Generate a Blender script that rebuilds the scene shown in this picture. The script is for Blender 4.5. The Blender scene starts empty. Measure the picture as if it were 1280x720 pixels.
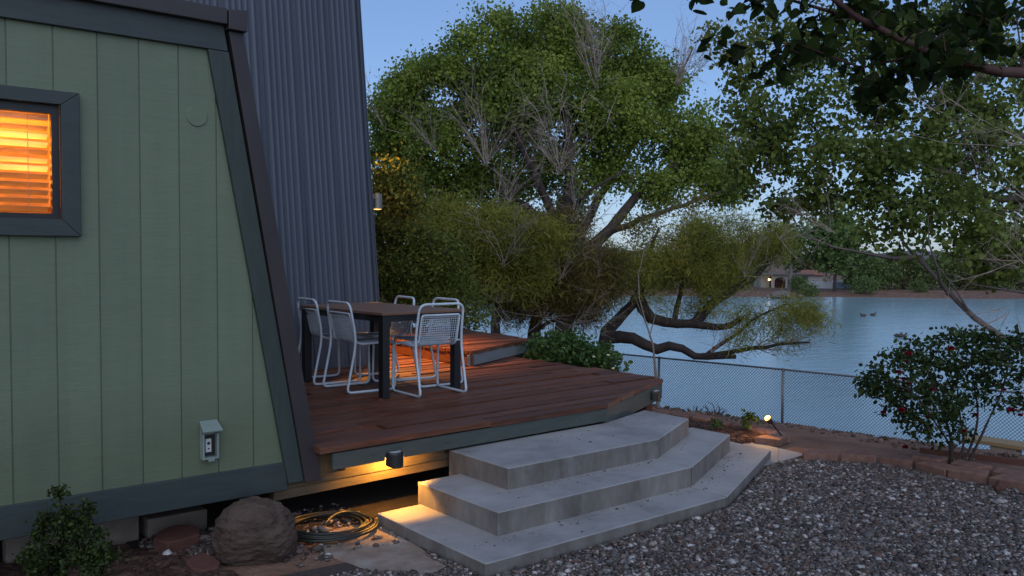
import bpy, bmesh, math, random
import numpy as np
from mathutils import Vector, Matrix

# ------------------------------------------------------------------ camera, sky, sun, exposure
sc = bpy.context.scene
COL = sc.collection
CAM = np.array([0.0, 0.0, 1.77])
RIGHT = np.array([0.775279, -0.631595, 0.005427])
UP = np.array([0.020589, 0.033858, 0.999215])
FWD = np.array([0.631283, 0.774559, -0.039254])
cam = bpy.data.cameras.new("camera")
cam.sensor_width = 36.0
cam.lens = 36.0 * 1090.5 / 1280.0
cam.clip_start = 0.1
cam.clip_end = 3000
co = bpy.data.objects.new("camera", cam)
COL.objects.link(co)
m = Matrix.Identity(4)
for i in range(3):
    m[i][0] = RIGHT[i]; m[i][1] = UP[i]; m[i][2] = -FWD[i]; m[i][3] = CAM[i]
co.matrix_world = m
sc.camera = co

SUN_EL = math.radians(15)
SUN_ROT = math.radians(215)
world = bpy.data.worlds.new("World")
sc.world = world
world.use_nodes = True
wn = world.node_tree
wn.nodes.clear()
wo = wn.nodes.new("ShaderNodeOutputWorld")
wb = wn.nodes.new("ShaderNodeBackground")
wb.inputs["Strength"].default_value = 0.15
sky = wn.nodes.new("ShaderNodeTexSky")
sky.sky_type = 'NISHITA'
sky.sun_disc = False
sky.sun_elevation = SUN_EL
sky.sun_rotation = SUN_ROT
sky.altitude = 900
sky.air_density = 1.0
sky.dust_density = 0.7
sky.ozone_density = 4.0
sg = wn.nodes.new("ShaderNodeGamma")
sg.inputs["Gamma"].default_value = 0.62
sm = wn.nodes.new("ShaderNodeMix")
sm.data_type = 'RGBA'
sm.blend_type = 'MULTIPLY'
sm.inputs[0].default_value = 1.0
sm.inputs[7].default_value = (0.97, 1.08, 1.37, 1)
wn.links.new(sky.outputs[0], sg.inputs["Color"])
wn.links.new(sg.outputs[0], sm.inputs[6])
wn.links.new(sm.outputs[2], wb.inputs["Color"])
wn.links.new(wb.outputs[0], wo.inputs["Surface"])

sl = bpy.data.lights.new("sun", 'SUN')
sl.energy = 1.15
sl.angle = math.radians(90)
sl.color = (0.96, 0.97, 1.0)
so = bpy.data.objects.new("sun", sl)
COL.objects.link(so)
sd = Vector((math.sin(SUN_ROT) * math.cos(SUN_EL), math.cos(SUN_ROT) * math.cos(SUN_EL), math.sin(math.radians(52))))
so.rotation_euler = sd.to_track_quat('Z', 'Y').to_euler()

sc.view_settings.view_transform = 'Standard'
sc.view_settings.look = 'None'
sc.view_settings.gamma = 1.0
sc.view_settings.use_curve_mapping = False
sc.view_settings.exposure = 0.30
sc.render.engine = 'CYCLES'
sc.cycles.use_denoising = True
sc.cycles.max_bounces = 8
sc.cycles.transparent_max_bounces = 8

RNG = np.random.default_rng(7)
random.seed(7)

def at(x, y, d):
    """point of the place seen at pixel (x, y) of the 1280x720 photo at depth d"""
    return CAM + d * (FWD + RIGHT * (x - 640) / 1090.5 - UP * (y - 360) / 1090.5)

# ------------------------------------------------------------------ materials
def new_mat(name):
    mt = bpy.data.materials.new(name)
    mt.use_nodes = True
    nt = mt.node_tree
    b = nt.nodes["Principled BSDF"]
    return mt, nt, b

def nd(nt, typ, **kw):
    n = nt.nodes.new(typ)
    for k, v in kw.items():
        setattr(n, k, v)
    return n

def coords(nt, scale=(1, 1, 1)):
    t = nd(nt, "ShaderNodeTexCoord")
    mp = nd(nt, "ShaderNodeMapping")
    mp.inputs["Scale"].default_value = scale
    nt.links.new(t.outputs["Object"], mp.inputs["Vector"])
    return mp.outputs["Vector"]

def noise(nt, vec, scale, detail=6, rough=0.6, dist=0.0):
    n = nd(nt, "ShaderNodeTexNoise")
    n.inputs["Scale"].default_value = scale
    n.inputs["Detail"].default_value = detail
    n.inputs["Roughness"].default_value = rough
    n.inputs["Distortion"].default_value = dist
    nt.links.new(vec, n.inputs["Vector"])
    return n.outputs["Fac"]

def ramp(nt, fac, stops):
    r = nd(nt, "ShaderNodeValToRGB")
    el = r.color_ramp.elements
    while len(el) < len(stops):
        el.new(0.5)
    for e, (p, c) in zip(el, stops):
        e.position = p
        e.color = (*c, 1)
    nt.links.new(fac, r.inputs["Fac"])
    return r.outputs["Color"]

def mixc(nt, fac, a, b, mode='MIX'):
    n = nd(nt, "ShaderNodeMix", data_type='RGBA', blend_type=mode)
    for key, v in ((0, fac), (6, a), (7, b)):
        if isinstance(v, (int, float)):
            n.inputs[key].default_value = v
        elif isinstance(v, tuple):
            n.inputs[key].default_value = (*v, 1)
        else:
            nt.links.new(v, n.inputs[key])
    return n.outputs[2]

def bump(nt, b, height, strength, dist=0.01, prev=None):
    n = nd(nt, "ShaderNodeBump")
    n.inputs["Strength"].default_value = strength
    n.inputs["Distance"].default_value = dist
    nt.links.new(height, n.inputs["Height"])
    if prev is not None:
        nt.links.new(prev, n.inputs["Normal"])
    nt.links.new(n.outputs[0], b.inputs["Normal"])
    return n.outputs[0]

def mat_noise(name, c1, c2, scale=8, rough=0.7, st=(1, 1, 1), bs=0.2, bd=0.01, bscale=40, metallic=0.0, c3=None, spec=0.5):
    mt, nt, b = new_mat(name)
    v = coords(nt, st)
    f = noise(nt, v, scale)
    stops = [(0.3, c1), (0.7, c2)] if c3 is None else [(0.3, c1), (0.5, c2), (0.68, c3)]
    nt.links.new(ramp(nt, f, stops), b.inputs["Base Color"])
    b.inputs["Roughness"].default_value = rough
    b.inputs["Metallic"].default_value = metallic
    b.inputs["Specular IOR Level"].default_value = spec
    if bs:
        bump(nt, b, noise(nt, v, bscale), bs, bd)
    return mt

def mat_island(name, cols, rough=0.7, nscale=20, st=(1, 1, 1), bs=0.3, bd=0.01, mixamt=0.5, dark=(0.03, 0.03, 0.03), spec=0.5, bscale=60):
    """each connected island of the mesh takes one colour of the ramp, plus noise"""
    mt, nt, b = new_mat(name)
    g = nd(nt, "ShaderNodeNewGeometry")
    n = len(cols)
    c = ramp(nt, g.outputs["Random Per Island"], [((i + 0.5) / n, cc) for i, cc in enumerate(cols)])
    v = coords(nt, st)
    f = noise(nt, v, nscale)
    r2 = ramp(nt, f, [(0.35, dark), (0.6, (1, 1, 1))])
    out = mixc(nt, mixamt, c, r2, 'MULTIPLY')
    nt.links.new(out, b.inputs["Base Color"])
    b.inputs["Roughness"].default_value = rough
    b.inputs["Specular IOR Level"].default_value = spec
    if bs:
        bump(nt, b, noise(nt, v, bscale), bs, bd)
    return mt

def mat_leaf(name, cols, rough=0.55, trans=0.34, spec=0.2):
    mt, nt, b = new_mat(name)
    g = nd(nt, "ShaderNodeNewGeometry")
    n = len(cols)
    c = ramp(nt, g.outputs["Random Per Island"], [((i + 0.5) / n, cc) for i, cc in enumerate(cols)])
    v = coords(nt)
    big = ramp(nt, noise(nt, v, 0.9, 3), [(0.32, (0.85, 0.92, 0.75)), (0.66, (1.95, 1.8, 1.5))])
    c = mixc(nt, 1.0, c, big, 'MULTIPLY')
    nt.links.new(c, b.inputs["Base Color"])
    b.inputs["Roughness"].default_value = rough
    b.inputs["Specular IOR Level"].default_value = spec
    t = nd(nt, "ShaderNodeBsdfTranslucent")
    nt.links.new(c, t.inputs["Color"])
    mx = nd(nt, "ShaderNodeMixShader")
    mx.inputs[0].default_value = trans
    nt.links.new(b.outputs[0], mx.inputs[1])
    nt.links.new(t.outputs[0], mx.inputs[2])
    nt.links.new(mx.outputs[0], nt.nodes["Material Output"].inputs["Surface"])
    return mt

def mat_plain(name, c, rough=0.5, metallic=0.0, spec=0.5):
    return mat_noise(name, tuple(x * 0.88 for x in c), tuple(min(1, x * 1.1) for x in c), 6, rough, bs=0.08, bd=0.004, metallic=metallic, spec=spec)

def mat_emit(name, c, s):
    mt, nt, b = new_mat(name)
    b.inputs["Base Color"].default_value = (*c, 1)
    b.inputs["Emission Color"].default_value = (*c, 1)
    b.inputs["Emission Strength"].default_value = s
    return mt

M = {}
def build_materials():
    # painted plywood siding: raised grain runs across the sheet
    mt, nt, b = new_mat("green_siding")
    v = coords(nt, (1, 1, 9))
    f = noise(nt, v, 7, 8, 0.65)
    f2 = noise(nt, coords(nt), 1.3, 4)
    c = ramp(nt, f, [(0.3, (0.130, 0.170, 0.116)), (0.7, (0.148, 0.192, 0.132))])
    c = mixc(nt, 0.5, c, ramp(nt, f2, [(0.3, (0.8, 0.82, 0.8)), (0.7, (1.08, 1.06, 1.0))]), 'MULTIPLY')
    gi = nd(nt, "ShaderNodeNewGeometry")
    c = mixc(nt, 1.0, c, ramp(nt, gi.outputs["Random Per Island"], [(0.0, (0.92, 0.93, 0.92)), (1.0, (1.06, 1.05, 1.03))]), 'MULTIPLY')
    c = mixc(nt, 0.4, c, ramp(nt, noise(nt, coords(nt, (6, 1, 0.35)), 1.6, 7, 0.7), [(0.30, (0.80, 0.80, 0.76)), (0.55, (1, 1, 1)), (0.75, (1.06, 1.06, 1.05))]), 'MULTIPLY')
    low = nd(nt, "ShaderNodeTexCoord")
    sx = nd(nt, "ShaderNodeSeparateXYZ")
    nt.links.new(low.outputs["Object"], sx.inputs[0])
    add = nd(nt, "ShaderNodeMath", operation='MULTIPLY_ADD')
    nt.links.new(f2, add.inputs[0]); add.inputs[1].default_value = 0.35
    nt.links.new(sx.outputs["Z"], add.inputs[2])
    dirt = ramp(nt, add.outputs[0], [(0.55, (0.62, 0.60, 0.50)), (0.95, (1, 1, 1))])
    c = mixc(nt, 0.55, c, dirt, 'MULTIPLY')
    nt.links.new(c, b.inputs["Base Color"])
    b.inputs["Roughness"].default_value = 0.62
    nrm = bump(nt, b, noise(nt, coords(nt, (1.2, 1, 14)), 11, 8, 0.7), 0.5, 0.004)
    bump(nt, b, noise(nt, coords(nt, (1, 1, 2)), 45, 5), 0.25, 0.003, nrm)
    M['siding'] = mt
    M['trim'] = mat_noise("dark_teal_trim", (0.026, 0.038, 0.039), (0.038, 0.052, 0.051), 5, 0.55, (1, 1, 8), 0.35, 0.004, 16)
    M['trimv'] = mat_noise("dark_green_trim", (0.024, 0.038, 0.033), (0.038, 0.054, 0.046), 5, 0.55, (8, 1, 1), 0.35, 0.004, 16)
    M['brown'] = mat_noise("brown_flashing", (0.030, 0.024, 0.026), (0.042, 0.034, 0.035), 3, 0.42, bs=0.05)
    M['dark'] = mat_plain("black_void_shade", (0.012, 0.011, 0.010), 0.9)  # near-black colour paints the shade under cabin floor and deck
    # corrugated steel cladding
    mt, nt, b = new_mat("grey_steel_cladding")
    f = noise(nt, coords(nt, (1, 1, 0.15)), 2.5, 4)
    f2 = noise(nt, coords(nt, (1, 1, 1)), 60, 3)
    c = ramp(nt, f, [(0.3, (0.052, 0.060, 0.078)), (0.7, (0.068, 0.077, 0.097))])
    nt.links.new(c, b.inputs["Base Color"])
    b.inputs["Metallic"].default_value = 0.35
    b.inputs["Roughness"].default_value = 0.42
    bump(nt, b, f2, 0.04, 0.002)
    M['steel'] = mt
    # red stained deck boards
    mt, nt, b = new_mat("red_stained_boards")
    g = nd(nt, "ShaderNodeNewGeometry")
    c = ramp(nt, g.outputs["Random Per Island"], [(0.1, (0.080, 0.028, 0.014)), (0.3, (0.140, 0.048, 0.023)), (0.5, (0.100, 0.036, 0.018)), (0.7, (0.180, 0.070, 0.038)), (0.85, (0.085, 0.032, 0.018)), (0.97, (0.150, 0.062, 0.036))])
    v = coords(nt, (0.7, 9, 9))
    f = noise(nt, v, 5, 10, 0.7, 0.6)
    c = mixc(nt, 0.75, c, ramp(nt, f, [(0.30, (0.28, 0.24, 0.22)), (0.52, (0.95, 0.95, 0.95)), (0.70, (1.9, 1.8, 1.75))]), 'MULTIPLY')
    f3 = noise(nt, coords(nt, (0.5, 2.2, 1)), 3.5, 6, 0.7)
    c = mixc(nt, ramp(nt, f3, [(0.52, (0, 0, 0)), (0.75, (0.55, 0.55, 0.55))]), c, (0.15, 0.095, 0.078))
    b.inputs["Specular IOR Level"].default_value = 0.35
    nt.links.new(c, b.inputs["Base Color"])
    rr = nd(nt, "ShaderNodeMapRange")
    nt.links.new(f, rr.inputs[0]); rr.inputs[3].default_value = 0.30; rr.inputs[4].default_value = 0.62
    nt.links.new(rr.outputs[0], b.inputs["Roughness"])
    bump(nt, b, f, 0.6, 0.006)
    M['boards'] = mt
    M['fascia'] = mat_noise("green_grey_fascia", (0.045, 0.058, 0.051), (0.066, 0.080, 0.073), 4, 0.6, (1, 1, 7), 0.3, 0.004, 14)
    M['fasciablue'] = mat_noise("blue_grey_fascia", (0.14, 0.165, 0.18), (0.18, 0.205, 0.22), 4, 0.6, (1, 1, 7), 0.3, 0.004, 14)
    M['beam'] = mat_noise("tan_timber", (0.055, 0.042, 0.024), (0.10, 0.075, 0.042), 4, 0.75, (1, 1, 8), 0.5, 0.005, 14)
    # concrete
    mt, nt, b = new_mat("grey_concrete")
    f = noise(nt, coords(nt), 2.2, 8, 0.65)
    c = ramp(nt, f, [(0.28, (0.175, 0.173, 0.172)), (0.48, (0.27, 0.268, 0.268)), (0.72, (0.345, 0.343, 0.343))])
    st = noise(nt, coords(nt, (3.2, 3.2, 1.0)), 2.2, 8, 0.72)
    g = nd(nt, "ShaderNodeNewGeometry")
    sx = nd(nt, "ShaderNodeSeparateXYZ"); nt.links.new(g.outputs["Normal"], sx.inputs[0])
    ab = nd(nt, "ShaderNodeMath", operation='ABSOLUTE'); nt.links.new(sx.outputs["Z"], ab.inputs[0])
    vert = nd(nt, "ShaderNodeMath", operation='LESS_THAN'); nt.links.new(ab.outputs[0], vert.inputs[0]); vert.inputs[1].default_value = 0.4
    streak = ramp(nt, st, [(0.30, (0.30, 0.25, 0.20)), (0.50, (0.50, 0.46, 0.42)), (0.70, (0.72, 0.70, 0.67))])
    mul = nd(nt, "ShaderNodeMath", operation='MULTIPLY'); nt.links.new(vert.outputs[0], mul.inputs[0]); mul.inputs[1].default_value = 0.9
    c = mixc(nt, mul.outputs[0], c, mixc(nt, 1.0, c, streak, 'MULTIPLY'))
    spots = ramp(nt, noise(nt, coords(nt), 17, 4, 0.7), [(0.26, (0.5, 0.46, 0.42)), (0.36, (1, 1, 1))])
    c = mixc(nt, 0.8, c, spots, 'MULTIPLY')
    nt.links.new(c, b.inputs["Base Color"])
    b.inputs["Roughness"].default_value = 0.75
    nrm = bump(nt, b, noise(nt, coords(nt), 160, 3), 0.18, 0.002)
    bump(nt, b, noise(nt, coords(nt), 9, 5), 0.15, 0.006, nrm)
    M['concrete'] = mt
    M['padc'] = mat_noise("worn_concrete", (0.15, 0.115, 0.09), (0.24, 0.19, 0.155), 5, 0.9, bs=0.4, bd=0.008, bscale=30, c3=(0.30, 0.28, 0.26))
    M['block'] = mat_island("red_concrete_block", [(0.15, 0.080, 0.060), (0.22, 0.115, 0.085), (0.18, 0.10, 0.075), (0.26, 0.15, 0.115)], 0.85, 14, bs=0.5, bd=0.006, mixamt=0.35, bscale=90)
    M['greyblock'] = mat_noise("grey_block", (0.14, 0.12, 0.105), (0.20, 0.175, 0.155), 7, 0.9, bs=0.5, bd=0.006, bscale=70)
    M['tanblock'] = mat_noise("tan_block", (0.30, 0.24, 0.17), (0.38, 0.31, 0.22), 7, 0.9, bs=0.5, bd=0.006, bscale=40)
    M['rock'] = mat_noise("brown_boulder", (0.036, 0.023, 0.017), (0.080, 0.052, 0.038), 5, 0.85, (1, 1, 2.5), 1.0, 0.05, 11, c3=(0.10, 0.072, 0.058))
    M['redrock'] = mat_noise("red_sandstone", (0.07, 0.026, 0.020), (0.12, 0.05, 0.037), 5, 0.85, (1, 1, 3), 0.6, 0.015, 20)
    M['dirt'] = mat_noise("red_brown_dirt", (0.095, 0.048, 0.032), (0.175, 0.095, 0.062), 1.6, 0.95, bs=0.9, bd=0.04, bscale=14, c3=(0.22, 0.135, 0.095))
    M['stones'] = mat_island("crushed_gravel", [(0.034, 0.027, 0.024), (0.12, 0.105, 0.098), (0.32, 0.255, 0.24), (0.075, 0.043, 0.031), (0.14, 0.11, 0.096), (0.040, 0.030, 0.026), (0.52, 0.505, 0.495), (0.10, 0.060, 0.044), (0.23, 0.215, 0.205), (0.032, 0.026, 0.023), (0.12, 0.066, 0.046), (0.060, 0.048, 0.041), (0.15, 0.14, 0.135), (0.05, 0.04, 0.036)], 0.7, 60, bs=0.2, bd=0.003, mixamt=0.35)
    M['mulch'] = mat_island("bark_mulch", [(0.035, 0.016, 0.011), (0.065, 0.030, 0.020), (0.05, 0.022, 0.016), (0.10, 0.055, 0.038)], 0.9, 60, bs=0.2, mixamt=0.3)
    # chair, table, metals
    M['chair'] = mat_plain("pale_blue_powder_coat", (0.52, 0.60, 0.68), 0.36)
    M['tabletop'] = mat_noise("grey_brown_tabletop", (0.15, 0.082, 0.052), (0.21, 0.12, 0.078), 4, 0.45, (1, 9, 1), 0.1)
    M['black'] = mat_plain("black_metal", (0.014, 0.014, 0.016), 0.4)
    M['lid'] = mat_plain("pale_grey_plastic", (0.20, 0.25, 0.23), 0.5)
    M['whiteplastic'] = mat_plain("white_plastic", (0.55, 0.55, 0.55), 0.4)
    M['smoked'] = mat_plain("smoked_plastic", (0.07, 0.065, 0.06), 0.25)
    M['galv'] = mat_plain("galvanised_tube", (0.22, 0.215, 0.21), 0.45, 0.5)
    M['wire'] = mat_plain("galvanised_wire", (0.10, 0.105, 0.11), 0.5, 0.4)
    M['hose'] = mat_plain("green_black_hose", (0.014, 0.017, 0.013), 0.45)
    M['slat'] = mat_leaf("blind_slat", [(0.40, 0.36, 0.30)], 0.5, 0.4)
    M['cream'] = mat_plain("cream_interior", (0.62, 0.5, 0.36), 0.8)
    mt, nt, b = new_mat("window_glass")
    b.inputs["Base Color"].default_value = (1, 1, 1, 1)
    b.inputs["Roughness"].default_value = 0.02
    b.inputs["Transmission Weight"].default_value = 1.0
    b.inputs["IOR"].default_value = 1.1
    M['glass'] = mt
    M['bulbwall'] = mat_emit("amber_wall_lens", (1.0, 0.50, 0.12), 3.2)
    M['bulb'] = mat_emit("warm_lens", (1.0, 0.55, 0.18), 6)
    M['bulbhot'] = mat_emit("hot_lens", (1.0, 0.48, 0.12), 2.6)
    M['solar'] = mat_plain("pale_solar_panel", (0.45, 0.47, 0.5), 0.3)
    # bark and foliage
    M['bark'] = mat_noise("grey_brown_bark", (0.040, 0.029, 0.024), (0.085, 0.064, 0.052), 6, 0.9, (1, 1, 0.25), 0.8, 0.03, 16)
    M['barkdark'] = mat_noise("dark_bark", (0.022, 0.016, 0.014), (0.052, 0.038, 0.032), 6, 0.9, (1, 1, 0.3), 0.8, 0.03, 16)
    M['barkpale'] = mat_noise("pale_bark", (0.14, 0.12, 0.11), (0.24, 0.21, 0.19), 6, 0.85, (1, 1, 0.3), 0.5, 0.01, 30)
    M['barkpale2'] = mat_noise("grey_smooth_bark", (0.075, 0.062, 0.056), (0.15, 0.13, 0.12), 6, 0.85, (1, 1, 0.3), 0.5, 0.01, 24)
    M['barkred'] = mat_noise("red_brown_bark", (0.05, 0.024, 0.020), (0.09, 0.045, 0.036), 6, 0.85, (1, 1, 0.3), 0.5, 0.01, 30)
    M['twig'] = mat_noise("dead_twig", (0.26, 0.21, 0.18), (0.44, 0.36, 0.31), 3, 0.9, bs=0)
    M['twigbrown'] = mat_noise("brown_twig", (0.05, 0.034, 0.026), (0.10, 0.068, 0.05), 3, 0.9, bs=0)
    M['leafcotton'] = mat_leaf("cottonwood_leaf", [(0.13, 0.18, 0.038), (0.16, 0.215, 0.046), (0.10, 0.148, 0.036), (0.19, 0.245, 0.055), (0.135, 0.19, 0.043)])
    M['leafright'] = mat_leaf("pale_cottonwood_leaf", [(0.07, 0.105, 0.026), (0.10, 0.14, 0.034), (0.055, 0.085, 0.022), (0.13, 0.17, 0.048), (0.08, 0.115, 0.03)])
    M['leafmul'] = mat_leaf("mulberry_leaf", [(0.012, 0.022, 0.007), (0.018, 0.032, 0.010), (0.03, 0.052, 0.014), (0.010, 0.018, 0.006)], 0.6, 0.4, 0.12)
    M['leaftam'] = mat_leaf("feathery_leaf", [(0.16, 0.175, 0.034), (0.215, 0.22, 0.044), (0.115, 0.14, 0.032), (0.165, 0.15, 0.042)], 0.7, 0.3)
    M['leaftambrown'] = mat_leaf("dry_feathery_leaf", [(0.10, 0.085, 0.03), (0.145, 0.13, 0.036), (0.07, 0.056, 0.026), (0.11, 0.08, 0.034)], 0.8, 0.2)
    M['leafshade'] = mat_leaf("dense_dark_leaf", [(0.08, 0.105, 0.024), (0.11, 0.135, 0.03), (0.06, 0.08, 0.02), (0.13, 0.145, 0.034)], 0.6, 0.25)
    M['leafgold'] = mat_leaf("yellow_green_leaf", [(0.14, 0.13, 0.03), (0.17, 0.155, 0.038), (0.11, 0.12, 0.028)], 0.6, 0.35)
    M['leafrose'] = mat_leaf("rose_leaf", [(0.014, 0.028, 0.010), (0.022, 0.040, 0.013), (0.034, 0.056, 0.016), (0.018, 0.032, 0.011)], 0.5, 0.2)
    M['leafbox'] = mat_leaf("boxwood_leaf", [(0.012, 0.022, 0.008), (0.022, 0.036, 0.011), (0.034, 0.05, 0.014)], 0.45, 0.2)
    M['leafbush'] = mat_leaf("bush_leaf", [(0.03, 0.062, 0.02), (0.045, 0.085, 0.026), (0.035, 0.07, 0.022)], 0.5, 0.2)
    M['leaffar'] = mat_leaf("far_leaf", [(0.075, 0.12, 0.045), (0.095, 0.145, 0.05), (0.065, 0.10, 0.04)], 0.7, 0.2)
    M['leaffarbrown'] = mat_leaf("far_brush_leaf", [(0.075, 0.075, 0.035), (0.09, 0.085, 0.04), (0.06, 0.065, 0.03)], 0.8, 0.2)
    M['rose'] = mat_leaf("crimson_petal", [(0.12, 0.006, 0.018), (0.16, 0.008, 0.024), (0.09, 0.005, 0.013)], 0.5, 0.2)
    M['whiteflower'] = mat_leaf("white_petal", [(0.7, 0.68, 0.5), (0.75, 0.73, 0.65)], 0.5, 0.2)
    # water
    mt, nt, b = new_mat("lake_water")
    b.inputs["Base Color"].default_value = (0.25, 0.375, 0.41, 1)
    b.inputs["Roughness"].default_value = 0.16
    b.inputs["IOR"].default_value = 1.33
    v = coords(nt, (1, 1, 1))
    mp = nd(nt, "ShaderNodeMapping"); mp.inputs["Rotation"].default_value = (0, 0, math.radians(39)); mp.inputs["Scale"].default_value = (0.35, 1.0, 1)
    nt.links.new(v, mp.inputs["Vector"])
    n1 = noise(nt, mp.outputs[0], 0.9, 7, 0.65)
    n2 = noise(nt, mp.outputs[0], 0.06, 3)
    mm = nd(nt, "ShaderNodeMath", operation='MULTIPLY'); nt.links.new(n1, mm.inputs[0]); nt.links.new(n2, mm.inputs[1])
    bump(nt, b, mm.outputs[0], 0.28, 0.35)
    M['water'] = mt
    M['hill'] = mat_noise("far_hill", (0.13, 0.12, 0.14), (0.17, 0.155, 0.17), 0.02, 1.0, bs=0)  # distance haze is put into this faded hill colour
    M['bank'] = mat_noise("red_bank", (0.12, 0.075, 0.055), (0.19, 0.125, 0.095), 0.6, 0.95, bs=0.8, bd=0.2, bscale=2)
    M['stucco'] = mat_plain("pale_stucco", (0.42, 0.40, 0.37), 0.9)
    M['whitewall'] = mat_plain("white_wall", (0.62, 0.66, 0.72), 0.8)
    M['bluewall'] = mat_plain("blue_grey_wall", (0.22, 0.30, 0.42), 0.8)
    M['roofred'] = mat_plain("terracotta_roof", (0.28, 0.13, 0.09), 0.9)
    M['feather'] = mat_noise("duck_feather", (0.03, 0.026, 0.024), (0.09, 0.075, 0.06), 14, 0.8, bs=0)
    M['plank'] = mat_noise("golden_plank", (0.28, 0.19, 0.09), (0.40, 0.28, 0.14), 5, 0.7, (8, 1, 8), 0.4, 0.006, 12)
    M['rust'] = mat_noise("rusty_edging", (0.085, 0.035, 0.024), (0.13, 0.055, 0.038), 5, 0.9, bs=0.4)
build_materials()

# ------------------------------------------------------------------ mesh helpers
ORG = {}   # name of object -> world origin of its thing

def tag(o, label=None, cat=None, group=None, kind=None):
    if label: o["label"] = label
    if cat: o["category"] = cat
    if group: o["group"] = group
    if kind: o["kind"] = kind
    return o

def thing(name, label, cat, loc=(0, 0, 0), rz=0.0, group=None):
    o = bpy.data.objects.new(name, None)
    COL.objects.link(o)
    o.empty_display_size = 0.1
    o.location = loc
    o.rotation_euler = (0, 0, rz)
    ORG[o.name] = np.array(loc, float)
    return tag(o, label, cat, group)

def np_mesh(name, V, F, mat, parent=None, smooth=False):
    """V (n,3); F list of (m,k) arrays; verts given in world space, moved to the thing's origin"""
    if not isinstance(F, list):
        F = [F]
    V = np.asarray(V, np.float64).reshape(-1, 3)
    if parent is not None:
        V = V - ORG.get(parent.name, np.zeros(3))
    me = bpy.data.meshes.new(name)
    F = [np.asarray(f, np.int32) for f in F if len(f)]
    me.vertices.add(len(V))
    me.vertices.foreach_set("co", V.astype(np.float32).ravel())
    nl = sum(f.size for f in F)
    npoly = sum(len(f) for f in F)
    me.loops.add(nl)
    me.polygons.add(npoly)
    me.loops.foreach_set("vertex_index", np.concatenate([f.ravel() for f in F]).astype(np.int32))
    starts, s = [], 0
    for f in F:
        k = f.shape[1]
        starts.append(s + np.arange(len(f)) * k)
        s += f.size
    me.polygons.foreach_set("loop_start", np.concatenate(starts).astype(np.int32))
    me.polygons.foreach_set("use_smooth", np.full(npoly, bool(smooth)))
    me.update(calc_edges=True)
    me.validate()
    me.materials.append(mat)
    o = bpy.data.objects.new(name, me)
    COL.objects.link(o)
    if parent is not None:
        o.parent = parent
        ORG[o.name] = ORG.get(parent.name, np.zeros(3))
    else:
        ORG[o.name] = np.zeros(3)
    return o

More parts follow.
